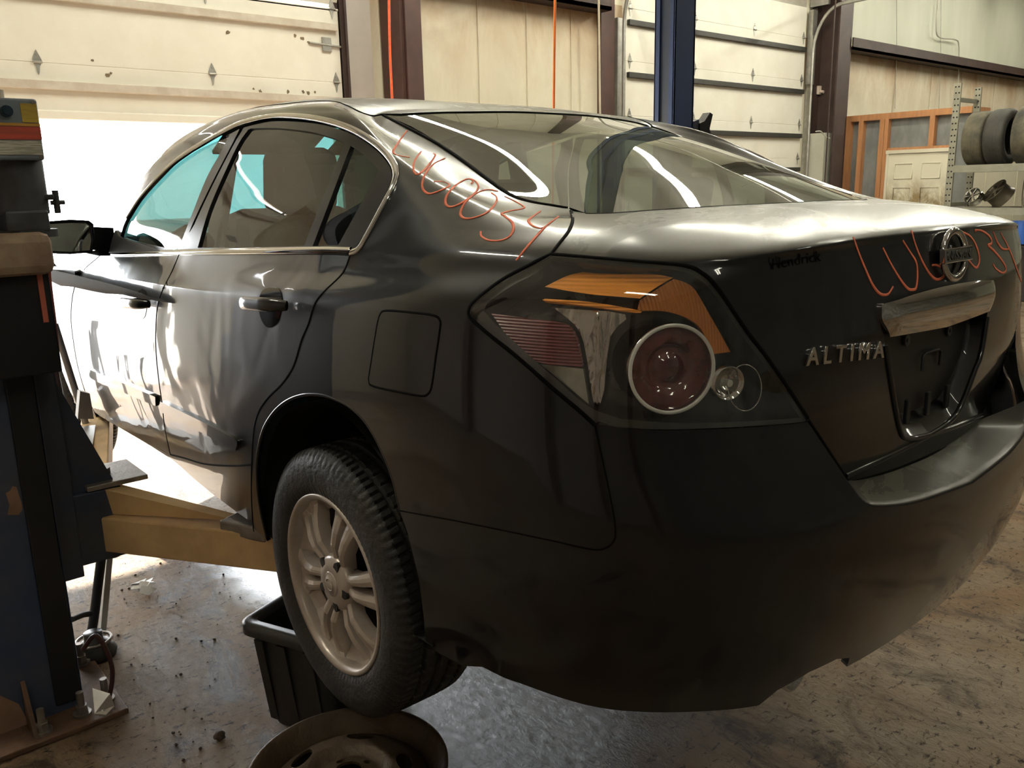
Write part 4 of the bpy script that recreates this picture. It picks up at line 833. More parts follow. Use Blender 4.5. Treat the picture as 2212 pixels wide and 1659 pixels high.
for u, v in ((1994, 738), (2085, 716)):
    h = LIDS.hit(u, v); P, Nn = on(LIDS, [h[:2]], -.034); P = Vector(P[0]); Nn = Vector(Nn[0]); MB().cyl(P, P+Nn*.004, .011, 20).cyl(P+Nn*.004, P+Nn*.006, .004, 8).build('plate_screw', mat('screw_grey', (.10, .10, .10), .4, .5), trunk)
h = LIDS.hit(2043, 800); P, Nn = on(LIDS, [h[:2]], -.030); P = Vector(P[0])
MB().tube([P+Vector((0, a, b)) for a, b in ((-.04, .0), (-.04, .03), (-.03, .035), (.03, .035), (.04, .03), (.04, 0))], .003, 6).build('plate_bracket', BLACK, trunk)
for dy in (-.09, 0, .09): MB().box((P.x-.004, P.y+dy-.008, P.z-.10), (P.x+.004, P.y+dy+.008, P.z-.05), bev=.002).build('plate_clip', BLACK, trunk)
GAR = [(1899, 660), (1909, 653), (1970, 633.5), (2043, 616), (2115, 607), (2169, 603), '|', (2200, 640), '|', (2151, 680), (2061, 702), (1970, 718.5), '|', (1915, 727.5), '|', (1899, 690)]
g_ = clip_half(loop(LIDS, GAR, n=5))
gl_ = np.array([q[1] for q in g_]); lmin, lmax = gl_.min(), gl_.max()
def gdef(P, Nn):
    z = P[:, 2]; z0, z1 = z.min(), z.max(); t = np.clip((z-z0)/(z1-z0), 0, 1); o = .005+.016*np.sin(np.clip(t/.62, 0, 1)*PI/2)*np.where(t > .55, np.cos((t-.55)/.45*PI/2*.9)**.7, 1); ty = np.clip((np.abs(P[:, 1]).max()-np.abs(P[:, 1]))/.04, .1, 1)**.5; return P+Nn*(o*ty)[:, None]
garn = panel('chrome_garnish', LIDS, g_, [], CHROME, trunk, mirror=True, deform=gdef, rim=.012, sub=24)
# recompute normals on the sculpted garnish
me = garn.data; me.normals_split_custom_set_from_vertices([(0, 0, 0)]*len(me.vertices)); 
# emblem
Pc, Nc = frame_at(LIDS, 2050, 551); ey = Vector((0, -1, 0)); ey = (ey-Nc*ey.dot(Nc)).normalized(); ez = Nc.cross(ey)*-1; ez = ez if ez.z > 0 else -ez
emb = MB().tube([Pc+Nc*.010+ey*math.cos(t)*.051+ez*math.sin(t)*.046 for t in np.linspace(0, 2*PI, 40, endpoint=False)], .0078, 10, closed=True, flat=([Nc]*40, .8)).build('emblem', CHROME, trunk)
MB().obox(Pc+Nc*.014, ey*.064, ez*.0145, Nc*.006, bev=.002).build('emblem_bar', CHROME, trunk)
place_text('emblem_lettering', 'NISSAN', Pc+Nc*.0205-ey*.052-ez*.009, Pc+Nc*.0205+ey*.052-ez*.009, ez, mat('emblem_letters', (.16, .16, .16), .25, .8), trunk, .018, .001)
a_, na = frame_at(LIDS, 1735, 790); b_, nb = frame_at(LIDS, 1903, 772)
place_text('model_lettering', 'A L T I M A', a_+na*.003, b_+nb*.003, (0, 0, 1), CHROME, trunk, .031, .003)
a_, na = frame_at(LIDS, 1667, 583); b_, nb = frame_at(LIDS, 1773, 564)
place_text('dealer_lettering', 'Hendrick', a_+na*.0008, b_+nb*.0008, (0, 0, 1), GAPM, trunk, .018, .0003)
# orange grease-pencil numbers
def strokes(S, lst, parent, r=.0029):
    for st_ in lst:
        pr = CS(S, st_, 6); P, Nn = on(S, pr, .0005); k = len(P); rr = [r*(.55+.45*math.sin(PI*min(.9, max(.1, i/(k-1))))) for i in range(k)]
        MB().tube(P, rr, 6, flat=(list(Nn), .3)).build('marker_stroke', CRAYON, parent)
def cp(l, ox, oy, s): return [(ox+a/s, oy+b/s) if not isinstance(a, str) else a for a, b in l]
qm = [o for o in car.children if o.name.startswith('quarter_panel')][0]
S1 = [[(415, 338), (345, 430), (290, 520), (300, 550), (350, 568), (432, 580)],
      [(540, 525), (480, 610), (470, 690), (500, 735), (560, 700), (630, 620), (665, 560), (650, 548)],
      [(750, 590), (650, 640), (570, 740), (550, 850), (600, 905), (680, 890), (790, 835), (740, 800), (655, 798)],
      [(990, 820), (1000, 790), (950, 775), (850, 830), (770, 920), (760, 1000), (810, 1025), (900, 990), (1010, 910), (1050, 850), (1030, 800), (985, 775)],
      [(1225, 885), (1130, 870), (1020, 910), (930, 990), (890, 1080), (920, 1125), (1000, 1125), (1120, 1080), (1200, 1000), (1215, 940), (1170, 900)],
      [(1285, 930), (1380, 975), (1460, 1025), (1430, 1045), (1340, 1060), (1260, 1085), (1290, 1110), (1350, 1160), (1365, 1220), (1330, 1290), (1250, 1325), (1150, 1325), (1080, 1290), (1070, 1245)],
      [(1605, 1065), (1540, 1110), (1500, 1150), (1530, 1190), (1600, 1215), (1640, 1205)],
      [(1770, 1110), (1640, 1215), (1500, 1370), (1390, 1505)]]
strokes(BODY, [cp(l, 780, 200, 4.148) for l in S1], qm)
S2 = [[(-205, 405), (-120, 640), (-10, 900), (50, 1010), (110, 1075), (170, 1090), (220, 1070), (270, 990)],
      [(148, 530), (250, 730), (360, 910), (440, 1010), (500, 1028), (545, 1000), (560, 850), (545, 700), (480, 590), (385, 440)],
      [(490, 325), (530, 470), (600, 650), (680, 800), (750, 885), (810, 905), (870, 870), (895, 810), (850, 770), (790, 735), (735, 735)],
      [(1110, 370), (1085, 335), (1065, 400), (1085, 480)], [(1085, 332), (1190, 390), (1260, 500), (1300, 650), (1280, 750), (1240, 755), (1160, 660)],
      [(1260, 335), (1250, 315), (1330, 325), (1410, 380), (1445, 440), (1440, 480), (1405, 500), (1480, 570), (1570, 680), (1615, 760), (1610, 810), (1570, 825), (1500, 780), (1465, 725)],
      [(1465, 335), (1520, 470), (1580, 540), (1650, 545)], [(1555, 350), (1640, 510), (1710, 680), (1760, 820), (1800, 930)]]
strokes(LIDS, [cp(l, 1880, 440, 5.53) for l in S2], trunk, .0032)
# ---- tail lamp
LG = mat('lamp_gasket', (.035, .035, .03), .35); LH = mat('lamp_housing', (.11, .11, .105), .16, .7, spec=.6)
lens = loop(BODY, LAMP_LOW+['|']+LIDTOP[1:]+['|', (1740, 911), (1650, 919), (1544, 925), (1438, 928), (1350, 924), (1300, 917)], n=4)
INN = [(1040, 671), (1052, 648), (1104, 612), (1150, 588), (1192, 558), '|', (1262, 563), (1368, 572), (1468, 581), (1508, 598), (1541, 628), (1604, 719), (1657, 789), (1733, 899), '|', (1720, 904), (1544, 914), (1438, 914), (1340, 906), '|', (1270, 880), (1205, 826), (1135, 765), (1075, 710)]
inn = loop(BODY, INN, n=4)
lamp_o = panel('tail_light', BODY, lens, [], G_LENS, car, off=.001)
panel('lamp_gasket', BODY, lens, [inn], LG, lamp_o, off=-.007, rim=.0); panel('lamp_housing', BODY, lens, [], LH, lamp_o, off=-.075)
Pl, Nl = on(BODY, lens, -.002); k_ = len(lens); wl = MB(); wl.add([tuple(p) for p in Pl]+[tuple(p-n*.075) for p, n in zip(Pl, Nl)], [(i, (i+1) % k_, k_+(i+1) % k_, k_+i) for i in range(k_)], True); wl.build('lamp_wall', LH, lamp_o)
def striped(name, col, emi, freq, rough=.25, axis='z'):
    m, nt, N, L, B = nodes_of(name); B.inputs['Base Color'].default_value = tuple(col)+(1,); B.inputs['Roughness'].default_value = rough; B.inputs['Subsurface Weight'].default_value = emi; B.inputs['Subsurface Radius'].default_value = (.02, .01, .004); B.inputs['Subsurface Scale'].default_value = .4
    wv = tex(nt, freq, typ='ShaderNodeTexWave'); wv.bands_direction = 'Z' if axis == 'z' else 'Y'; wv.inputs['Distortion'].default_value = 0; bump(nt, wv.outputs[0], .5, .004); return m
AMB = striped('amber_lit', (1.0, .38, .05), .0, 55, .5); AMB2 = striped('amber_shaded', (.55, .19, .035), .0, 70, .4, axis='y'); REDL = striped('red_reflector', (.17, .03, .035), 0, 60, .3); DRED = mat('dark_red_lens', (.07, .008, .012), .10, 0, (.14, .02, .025), 18, spec=.8, coat=1)  # one amber in two tones: lit top and shaded side put into the colour
SCH = nodes_of('rippled_chrome'); SCH[4].inputs['Metallic'].default_value = 1; SCH[4].inputs['Base Color'].default_value = (.62, .60, .56, 1); SCH[4].inputs['Roughness'].default_value = .12; w_ = tex(SCH[1], 28, 2, .5, 1.2, stretch=(1, 1, .2)); bump(SCH[1], w_.outputs[0], .7, .01); SCH = SCH[0]
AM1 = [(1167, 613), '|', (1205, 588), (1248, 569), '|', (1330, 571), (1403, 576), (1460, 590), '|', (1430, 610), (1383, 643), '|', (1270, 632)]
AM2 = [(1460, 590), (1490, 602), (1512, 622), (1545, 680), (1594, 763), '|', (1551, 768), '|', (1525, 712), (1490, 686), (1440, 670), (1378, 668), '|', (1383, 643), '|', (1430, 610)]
def seat_on(spec, off, name, m, rim=.012, n=3, deform=None):
    """piece inside the lamp: outline taken where it shows, set back behind the lens"""
    return panel(name, BODY, loop(BODY, spec, n=n), [], m, lamp_o, off=off, rim=rim, deform=deform)
def ledge(P, Nn):
    z = P[:, 2]; t = np.clip((z-z.min())/(z.max()-z.min()), 0, 1); Q = P-Nn*(.030*t)[:, None]; Q[:, 2] += .006*t; return Q
am_ = seat_on(AM1, -.006, 'amber_lit', AMB, rim=0, deform=ledge); am_.data.normals_split_custom_set_from_vertices([(0, 0, 0)]*len(am_.data.vertices)); seat_on(AM2, -.022, 'amber_lens', AMB2)
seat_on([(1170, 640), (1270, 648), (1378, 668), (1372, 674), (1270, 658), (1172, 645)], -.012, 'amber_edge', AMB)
seat_on([(1052, 675), (1138, 687), (1205, 697), (1228, 711), (1242, 739), '|', (1254, 795), '|', (1152, 783), (1096, 738)], -.012, 'red_side_reflector', REDL)
seat_on([(1158, 788), (1255, 799), '|', (1268, 876), '|', (1215, 834)], -.014, 'clear_side_reflector', mat('clear_reflector', (.42, .42, .36), .12, .7, (.3, .3, .25), 30))
seat_on([(1180, 655), (1350, 676), (1315, 730), (1300, 850), '|', (1290, 884), '|', (1274, 874), (1258, 780), (1245, 730), (1226, 700)], -.030, 'rippled_bowl', SCH)
h = BODY.hit(1450, 797); PR = Vector(h[2]); dv = (PR-Vector(CAM)).normalized(); PR = PR+dv*.022; AX = Vector((-.88, .47, .02)).normalized()
Rr = .0715*((PR-Vector(CAM)).dot(Vector(FF)))/1.31
MB().lathe([(Rr, -.085), (Rr, -.02), (Rr*1.0, 0), (Rr*.985, .004), (Rr*.93, .004), (Rr*.915, 0), (Rr*.915, -.05)], PR, AX, 56).build('lamp_barrel', CHROME, lamp_o)
MB().lathe([(Rr*1.0, .0045), (Rr*.99, .006), (Rr*.925, .006), (Rr*.915, .0045)], PR, AX, 56).build('lamp_ring', mat('white_ring', (.85, .85, .82), .25, .2), lamp_o)
MB().lathe([(0, -.010), (Rr*.3, -.009), (Rr*.32, -.014), (Rr*.5, -.012), (Rr*.52, -.006), (Rr*.8, -.004), (Rr*.92, -.008)], PR, AX, 56).build('red_lamp_lens', DRED, lamp_o)
PS = Vector(BODY.hit(1611, 838)[2])+dv*.016; ks = (PS-Vector(CAM)).dot(Vector(FF))/FPX
MB().tube([PS+(Vector(RR)*math.cos(t)*36*ks+Vector(-DD)*math.sin(t)*50*ks) for t in np.linspace(0, 2*PI, 32, endpoint=False)], .0011, 6, closed=True).build('reverse_lamp_rim', CHROME, lamp_o)
PS2 = Vector(BODY.hit(1575, 828)[2])+dv*.024
MB().lathe([(0, -.022), (.012, -.02), (.022, -.008), (.027, .004), (.0285, .004), (.0285, -.02)], PS2, Vector((-.9, .35, 0)), 32).build('reverse_lamp_bowl', CHROME, lamp_o)
MB().cyl(PS2+Vector((.012, -.004, 0)), PS2+Vector((-.004, .0, 0)), .006, 12).build('reverse_bulb', mat('bulb_glass', (.5, .5, .45), .1), lamp_o)
# right tail lamp (hidden side): dark red lens
panel('tail_light', BODY, lens, [], mat('far_lamp', (.10, .02, .02), .1, 0), car, side=-1)
# ---- wheels
TREAD = mat('tire_rubber', (.018, .018, .018), .55, 0, (.045, .036, .028), 9, bmp=.35, bscale=60, lo=.45, hi=.8); ALLOY = mat('brake_dusted_alloy', (.58, .52, .47), .34, .35, (.42, .35, .29), 14, lo=.3, hi=.75, bmp=.08, bscale=60)
def wheel(cx, cz, yf, sd, rot=48):
    w = .213; R = .332; c = Vector((cx, sd*(yf-w/2), cz)); o = bpy.data.objects.new('road_wheel', None); COL.objects.link(o); o.location = c; o.parent = car; o.matrix_parent_inverse = Matrix.Translation(-car.location)
    # tyre with grooves and shoulder sipes
    na = 384; pf = []
    prof = [(.212, .40), (.222, .475), (.245, .515), (.275, .525), (.300, .51), (.316, .47), (.3255, .43), (.329, .395), (.3305, .34), (.331, .29), (.322, .275), (.322, .245), (.3315, .23), (.332, .12), (.323, .105), (.323, .06), (.332, .045), (.332, 0)]
    prof = prof+[(r, -k) for r, k in prof[::-1][1:]]
    vs = []; fs = []; m_ = len(prof)
    for j in range(na):
        a = 2*PI*j/na
        for i, (r, k) in enumerate(prof):
            ak = abs(k); rr = r
            if .28 < ak < .48 and j % 4 == 0: rr -= .006 if ak < .44 else .003
            if .11 < ak < .24 and (j+2) % 6 == 0: rr -= .005
            off = (.5*2*PI/na*4)*(ak-.3)*4
            vs.append(c+Vector((math.cos(a+off)*rr, sd*k*w, math.sin(a+off)*rr)))
    for j in range(na):
        for i in range(m_-1): fs.append((j*m_+i, j*m_+i+1, ((j+1) % na)*m_+i+1, ((j+1) % na)*m_+i))
    t = MB(); t.add(vs, fs, False); tb_ = t.build('tire', TREAD, None); tb_.parent = o; tb_.matrix_parent_inverse = Matrix.Translation(-c)
    for p in tb_.data.polygons:
        p.use_smooth = abs((p.center-c).y) > .40*w or (Vector(((p.center-c).x, 0, (p.center-c).z)).length < .31)
    def att(mb, n, m): q = mb.build(n, m, None); q.parent = o; q.matrix_parent_inverse = Matrix.Translation(-c); return q
    ax = Vector((0, sd, 0)); f0 = w*.5  # outer face plane offset
    att(MB().lathe([(.2215, f0-.012), (.2225, f0-.004), (.219, f0-.001), (.210, f0-.004), (.206, f0-.016), (.200, f0-.05), (.196, -f0+.02), (.218, -f0)], c, ax, 96), 'wheel_rim', ALLOY)
    att(MB().lathe([(0, -.01), (.15, -.01), (.165, .01), (.165, -.03)], c, ax, 48), 'brake_drum', VOID)
    # hub disc
    fc = MB(); th = math.radians(rot)
    def P(r, a, h): return c+Vector((math.cos(a)*r, sd*h, math.sin(a)*r))
    def sheet(rows, thick=.010):
        """rows of (r, angle, height) lofted"""
        n = len(rows[0]); vs = [P(*q) for r in rows for q in r]; k = len(vs); vs += [P(q[0], q[1], q[2]-thick) for r in rows for q in r]; fs = []
        for i in range(len(rows)-1):
            for j in range(n-1):
                fs.append((i*n+j, i*n+j+1, (i+1)*n+j+1, (i+1)*n+j)); fs.append((k+i*n+j, k+(i+1)*n+j, k+(i+1)*n+j+1, k+i*n+j+1))
            fs.append((i*n, (i+1)*n, k+(i+1)*n, k+i*n)); fs.append((i*n+n-1, k+i*n+n-1, k+(i+1)*n+n-1, (i+1)*n+n-1))
        fc.add(vs, fs, False)
    hf = f0-.012
    for q in range(6):
        a0 = th+q*PI/3
        for s in (-1, 1):
            rows = []
            for r, ac, hw, h in ((.056, .26, .25, hf-.008), (.078, .215, .165, hf-.003), (.105, .185, .128, hf+.004), (.14, .165, .112, hf+.001), (.17, .16, .112, hf-.007), (.195, .17, .13, hf-.014), (.2125, .20, .17, hf-.010)):
                row = []
                for u, dh in ((-1, -.026), (-.84, -.002), (-.2, .002), (.3, .001), (.84, -.004), (1, -.028)):
                    row.append((r, a0+s*(ac+u*hw), h+dh))
                rows.append(row)
            sheet(rows, .008)
    for q in range(6):
        # dished filler around each wide window near the rim
        a0 = th+q*PI/3+PI/6; rows = []
        for r, h in ((.176, hf-.040), (.193, hf-.030), (.209, hf-.010)):
            rows.append([(r, a0+u*.29, h-.006*(1-abs(u))) for u in (-1, -.5, 0, .5, 1)])
        sheet(rows, .006)
        a1 = th+q*PI/3; rows = [[(r, a1+u*.09, h) for u in (-1, 0, 1)] for r, h in ((.168, hf-.030), (.19, hf-.022), (.21, hf-.012))]; sheet(rows, .006)
    att(fc, 'wheel_cover_spokes', ALLOY)
    # hub with lug pockets
    hub = MB(); hub.lathe([(.031, hf+.006), (.040, hf+.007), (.062, hf+.001), (.072, hf-.010), (.066, hf-.03)], c, ax, 60)
    att(hub, 'wheel_hub', ALLOY)
    for q in range(5):
        a = math.radians(45)+q*2*PI/5
        p0 = P(.0535, a, hf-.004); e1 = Vector((math.cos(a), 0, math.sin(a))); e2 = ax.cross(e1)
        att(MB().prism([p0+e1*.017*math.cos(t)+e2*.0105*math.sin(t) for t in np.linspace(0, 2*PI, 20, endpoint=False)], ax*.0085), 'lug_hole', mat('lug_hole_dark', (.02, .017, .015), .7))
    att(MB().lathe([(0, hf+.010), (.022, hf+.0095), (.024, hf+.007), (.029, hf+.009), (.031, hf+.006), (.031, hf)], c, ax, 40).tube([c+ax*(hf+.0105)+Vector((math.cos(t)*.016, 0, math.sin(t)*.015)) for t in np.linspace(0, 2*PI, 24, endpoint=False)], .0018, 6, closed=True).box((c.x-.018, c.y+sd*(hf+.009), c.z-.004), (c.x+.018, c.y+sd*(hf+.013), c.z+.004)), 'center_cap', ALLOY)
    # dried mud patches
    return o
wheel(0, .624, .870, 1); wheel(0, .624, .870, -1); wheel(2.776, .60, .868, 1, 20); wheel(2.776, .60, .868, -1, 5)
# wheel wells, floor pan, exhaust, inner body
for cx in (0.0, 2.776):
    for sd in (1, -1):
        mb = MB(); mb.lathe([(.40, .30), (.40, 0), (.392, -.045)], (cx, sd*.585, .665), (0, sd, 0), 40, a0=0, a1=2*PI)
        for v_i in range(len(mb.v)):
            x, y, z = mb.v[v_i]
            if z < .62: mb.v[v_i] = (cx+(x-cx)*1.0, y, .62)
            if abs(y) > .8: mb.v[v_i] = (x, sd*(.845 if z < 1.2 else .83), mb.v[v_i][2])
        mb.add([(cx-.40, sd*.60, .62), (cx+.40, sd*.60, .62), (cx+.40, sd*.60, .90), (cx+.25, sd*.60, 1.03), (cx-.25, sd*.60, 1.03), (cx-.40, sd*.60, .90)], [(0, 1, 2, 3, 4, 5)]); mb.build('wheel_well_liner', VOID, car)
MB().box((-.80, -.58, .64), (3.4, .58, .69)).box((.42, -.84, .66), (2.3, .84, .70)).build('floor_pan', VOID, car)
MB().box((-.88, -.55, .66), (-.42, .55, .75)).build('floor_pan', VOID, car)
ex = MB().cyl((-.70, .42, .655), (-.25, .42, .68), .075, 24); ex.tube(catmull([(-.70, .45, .655), (-.80, .45, .665), (-.88, .44, .668)], 5), .022, 16, caps=False); ex.build('exhaust_muffler', mat('exhaust_steel', (.16, .12, .09), .45, .7, (.10, .07, .05), 12), car)
MB().lathe([(.022, 0), (.036, .02), (.036, .12), (.032, .12), (.030, .02)], (-.86, .44, .668), (-1, .0, -.10), 28).build('exhaust_tip', CHROME, car)
inner = [P_(.0, .6), P_(2, .6), P_(4, .6), P_(6.0, .6), P_(6.0, 5), P_(6.0, 9.0), P_(3, 9.0), P_(0, 9.0)]
# hidden inner shell closes the trunk and doors behind the gaps
panel('trunk_liner', BODY, inner, [], VOID, car, mirror=True, off=-.10)
dcard = [P_(9.05, .8), P_(12.0, .8), P_(12.0, 9.8), P_(9.0, 9.9), P_(6.0, 9.9), P_(6.0, 6.9), P_(7, 7.0), P_(8.6, 6.9), P_(9.05, 5)]
CARD = mat('door_card_grey', (.05, .05, .05), .75)
for sd in (1, -1): panel('door_card', BODY, dcard, [], CARD, car, side=sd, off=-.05)
hl = [P_(s, 16.3) for s in (0, 1, 2, 3.2, 5, 7, 9)]+[P_(11.0, 16.3), P_(11.1, 18), P_(8, 18), P_(0, 18)]
panel('headliner', BODY, hl, [], mat('headliner_grey', (.30, .28, .25), .9), car, mirror=True, off=-.03)
for sd in (1, -1):
    ip = [P_(5.0, 10.5), P_(6.8, 10.3), P_(6.9, 12.5), P_(7.6, 14.2), P_(7.4, 15.9), P_(5.2, 16.0), P_(4.4, 14.5), P_(4.3, 12)]
    panel('pillar_trim', BODY, ip, [], CARD, car, side=sd, off=-.035)
SEAT = mat('charcoal_seat_cloth', (.055, .052, .048), .95, 0, (.045, .042, .04), 60, bmp=.2)
MB().box((-.62, -.60, 1.38), (-.05, .60, 1.43), bev=.02).build('parcel_shelf', CARD, car)
def cushion(mb, c, hx, hy, hz, bev): return mb.obox(c, hx, hy, hz, bev)
rs = MB(); rs.obox((.08, 0, 1.16), (.07, 0, .0), (0, .60, 0), (-.10, 0, .30), .05); rs.obox((.38, 0, .93), (.26, 0, .02), (0, .60, 0), (0, 0, .09), .05); rsb = rs.build('rear_bench', SEAT, car)
for y in (-.36, .36):
    MB().obox((-.06, y, 1.50), (.035, 0, 0), (0, .11, 0), (-.01, 0, .06), .03).build('rear_headrest', SEAT, rsb)
for y in (-.37, .36):
    s = MB(); s.obox((1.17, y, 1.20), (.065, 0, .01), (0, .24, 0), (-.09, 0, .29), .06); s.obox((1.45, y, .96), (.26, 0, .03), (0, .25, 0), (0, 0, .08), .05); so_ = s.build('front_seat', SEAT, car)
    MB().obox((1.04, y-.02, 1.575), (.05, 0, .01), (0, .135, 0), (-.02, 0, .115), .05).cyl((1.075, y-.06, 1.42), (1.055, y-.06, 1.50), .008, 8).cyl((1.075, y+.03, 1.42), (1.055, y+.03, 1.50), .008, 8).build('front_headrest', SEAT, so_)
d = MB(); d.box((2.05, -.72, 1.18), (2.5, .72, 1.36), bev=.06); d.build('dashboard', CARD, car)
MB().tube([(1.88+.03*math.sin(t), .37+.19*math.cos(t), 1.25+.17*math.sin(t)) for t in np.linspace(0, 2*PI, 32, endpoint=False)], .014, 10, closed=True).tube([(1.88, .37-.18, 1.25), (1.93, .37, 1.22), (1.88, .37+.18, 1.25)], .02, 8).cyl((1.93, .37, 1.22), (2.2, .37, 1.18), .03, 12).build('steering_wheel', BLACK, car)
MB().obox((1.70, 0, 1.69), (.01, 0, 0), (0, .12, 0), (0, 0, .03), .008).build('rear_view_mirror', BLACK, car)
MB().obox((1.02, .69, 1.30), (.05, 0, 0), (0, .015, 0), (-.03, -.10, .42), .01).build('pillar_trim', CARD, car); MB().obox((1.02, -.69, 1.30), (.05, 0, 0), (0, .015, 0), (-.03, .10, .42), .01).build('pillar_trim', CARD, car)

for y0, y1 in ((.04, .44), (-.44, -.04)): MB().obox((1.44, (y0+y1)/2, 1.745), (.115, 0, -.050), (0, (y1-y0)/2, 0), (.003, 0, .008), .006).build('sun_visor', MATS['headliner_grey'], car)
# ---------------------------------------------------------------- two-post lift
BLUE = mat('blue_lift_paint', (.035, .06, .13), .42, .1, (.10, .10, .115), 4, bmp=.1, lo=.4, hi=.8, coat=.2); BLUED = mat('dark_blue_lift_paint', (.03, .045, .085), .45, .1, (.06, .06, .065), 5)
BLUE2 = mat('far_lift_paint', (.028, .055, .15), .5, .1, (.022, .04, .11), 2)
YEL = mat('yellow_arm_paint', (.78, .54, .27), .6, .05, (.52, .33, .17), 5, bmp=.2, lo=.4, hi=.75); RUST = mat('rusty_steel', (.20, .11, .065), .75, .2, (.10, .06, .04), 9, bmp=.4); STEEL = mat('worn_steel', (.33, .30, .27), .45, .7, (.20, .17, .14), 10, bmp=.2)
HX = .93
lift = thing('lift_column', (1.10, 1.42, 0), 'near dark blue lift post with yellow arm, beside the left side of the sedan', 'vehicle lift')
def chan(mb, x0, x1, y0, y1, z1, t=.012, open_='-y'):
    mb.box((x0, y0, 0), (x0+t, y1, z1), bev=.003).box((x1-t, y0, 0), (x1, y1, z1), bev=.003)
    if open_ == '-y': mb.box((x0, y1-t, 0), (x1, y1, z1))
    else: mb.box((x0, y0, 0), (x1, y0+t, z1))
    return mb
ppl = chan(MB(), HX, HX+.30, 1.255, 1.54, 3.7)
# folded lips of the channel
ppl.box((HX, 1.255, 0), (HX+.06, 1.267, 3.7)).box((HX+.24, 1.255, 0), (HX+.30, 1.267, 3.7)); ppl.build('post', BLUE, lift)
MB().box((HX-.014, 1.262, .05), (HX-.001, 1.332, 1.3), bev=.003).build('cover_strip', mat('dark_post_strip', (.012, .012, .016), .5), lift)
MB().box((HX-.12, 1.16, 0.001), (HX+.42, 1.62, .02), bev=.004).build('base_plate', RUST, lift)
MB().prism([(HX-.10, 1.40, .02), (HX, 1.40, .02), (HX, 1.40, .16)], (0, .012, 0)).build('base_gusset', RUST, lift)
for x, y in ((HX-.075, 1.385), (HX-.06, 1.275), (HX-.03, 1.20), (HX+.25, 1.2), (HX-.08, 1.56)):
    b_ = MB(); b_.cyl((x, y, .02), (x, y, .028), .026, 20).lathe([(.0, .052), (.017, .052), (.018, .028)], (x, y, 0), (0, 0, 1), 6, smooth=False).cyl((x, y, .03), (x, y, .095), .0105, 12); b_.build('anchor_bolt', STEEL, lift)
CX0, CX1 = 1.0, 1.20
cg = MB(); cg.box((CX0, 1.05, .43), (CX1, 1.25, .66), bev=.006).box((CX0-.01, 1.19, .40), (CX1+.02, 1.30, 1.10), bev=.004)
cg.prism([(CX0+.02, 1.20, 1.05), (CX0+.02, 1.20, .66), (CX0+.02, 1.06, .66)], (.012, 0, 0)); cg.prism([(CX1-.03, 1.20, 1.05), (CX1-.03, 1.20, .66), (CX1-.03, 1.06, .66)], (.012, 0, 0))
cg.build('carriage', BLUED, lift)
ar_t = MB(); ar_t.obox((1.10, 1.06, .672), (.11, 0, 0), (0, .09, 0), (0, 0, .008), .003); ar_t.cyl((1.10, 1.08, .681), (1.10, 1.08, .684), .026, 24); ar_t.build('pivot_plate', STEEL, lift)
MB().cyl((1.10, 1.08, .40), (1.10, 1.08, .70), .028, 20).build('pivot_pin', STEEL, lift)
# rear swing arm towards the sill jacking point
pa, pb = Vector((1.10, 1.10, .51)), Vector((.40, .72, .545))
am = MB(); am.beam(pa+Vector((0, 0, .0)), pb, .13, .115, bev=.006); am.prism([pa+Vector((.03, .02, .055)), pa+Vector((-.06, -.02, .15)), pa+Vector((-.02, -.02, .155)), pb+Vector((.22, .1, .06))], Vector((-.02, .03, 0))); am.build('swing_arm', YEL, lift)
pd0 = Vector((.56, .81, .605))
pd = MB(); pd.obox(pd0+Vector((0, -.01, -.01)), (-.075, -.035, 0), (.03, -.065, 0), (0, 0, .022), .006); pd.build('lift_pad', STEEL, lift)
MB().cyl((.50, .79, .50), (.50, .79, .60), .028, 16).build('pad_screw', STEEL, lift)
# front swing arm
fa, fb_ = Vector((1.14, 1.12, .52)), Vector((2.30, .78, .60))
fm = MB(); fm.beam(fa, fb_, .11, .11, bev=.006); fm.build('swing_arm', YEL, lift)
MB().obox((2.28, .79, .665), (.08, 0, 0), (0, .07, 0), (0, 0, .02), .004).build('lift_pad', STEEL, lift)
MB().beam((1.22, 1.13, .60), (2.1, .86, .63), .05, .012).build('arm_guard', mat('pale_steel', (.55, .53, .50), .4, .5), lift)
for k_, poly in enumerate(([(12, 1065), (22, 1060), (27, 1050), (36, 1052), (41, 1070), (54, 1082), (50, 1100), (40, 1112), (16, 1112), (20, 1090)], [(-5, 1500), (40, 1520), (62, 1560), (80, 1600), (60, 1640), (-5, 1655)])):
    q_ = [at(u, v, 0, HX-.0005) for u, v in poly]; q_ = [Vector((p.x, min(1.54, max(1.336, p.y)), max(.02, p.z))) for p in q_]; MB().prism(q_, (-.0012, 0, 0)).build('bare_rust_patch', mat('bare_rust', (.33, .20, .13), .8, 0, (.24, .14, .09), 12), lift)
# motor, valve block, tank and control box hung on the post (part of the lift)
hyd = MB().cyl((.86, 1.235, 1.50), (.86, 1.235, 1.66), .062, 28).cyl((.86, 1.235, 1.66), (.86, 1.235, 1.68), .045, 24).box((.79, 1.19, 1.455), (.92, 1.29, 1.51), bev=.006).cyl((.86, 1.235, 1.44), (.86, 1.235, 1.46), .075, 24)
hyd.box((.82, 1.165, 1.535), (.88, 1.20, 1.55), bev=.003).cyl((.85, 1.155, 1.50), (.85, 1.155, 1.56), .008, 10).cyl((.85, 1.17, 1.528), (.85, 1.135, 1.528), .006, 10); hyd.build('pump_motor', mat('grimy_grey_motor', (.09, .095, .11), .5, .3, (.05, .045, .04), 12), lift)
lift_tk = MB().box((.76, 1.195, 1.345), (.93, 1.40, 1.455), bev=.025); lift_tk.build('oil_tank', mat('dusty_tan_tank', (.40, .30, .20), .7, 0, (.24, .15, .11), 9, bmp=.3), lift)
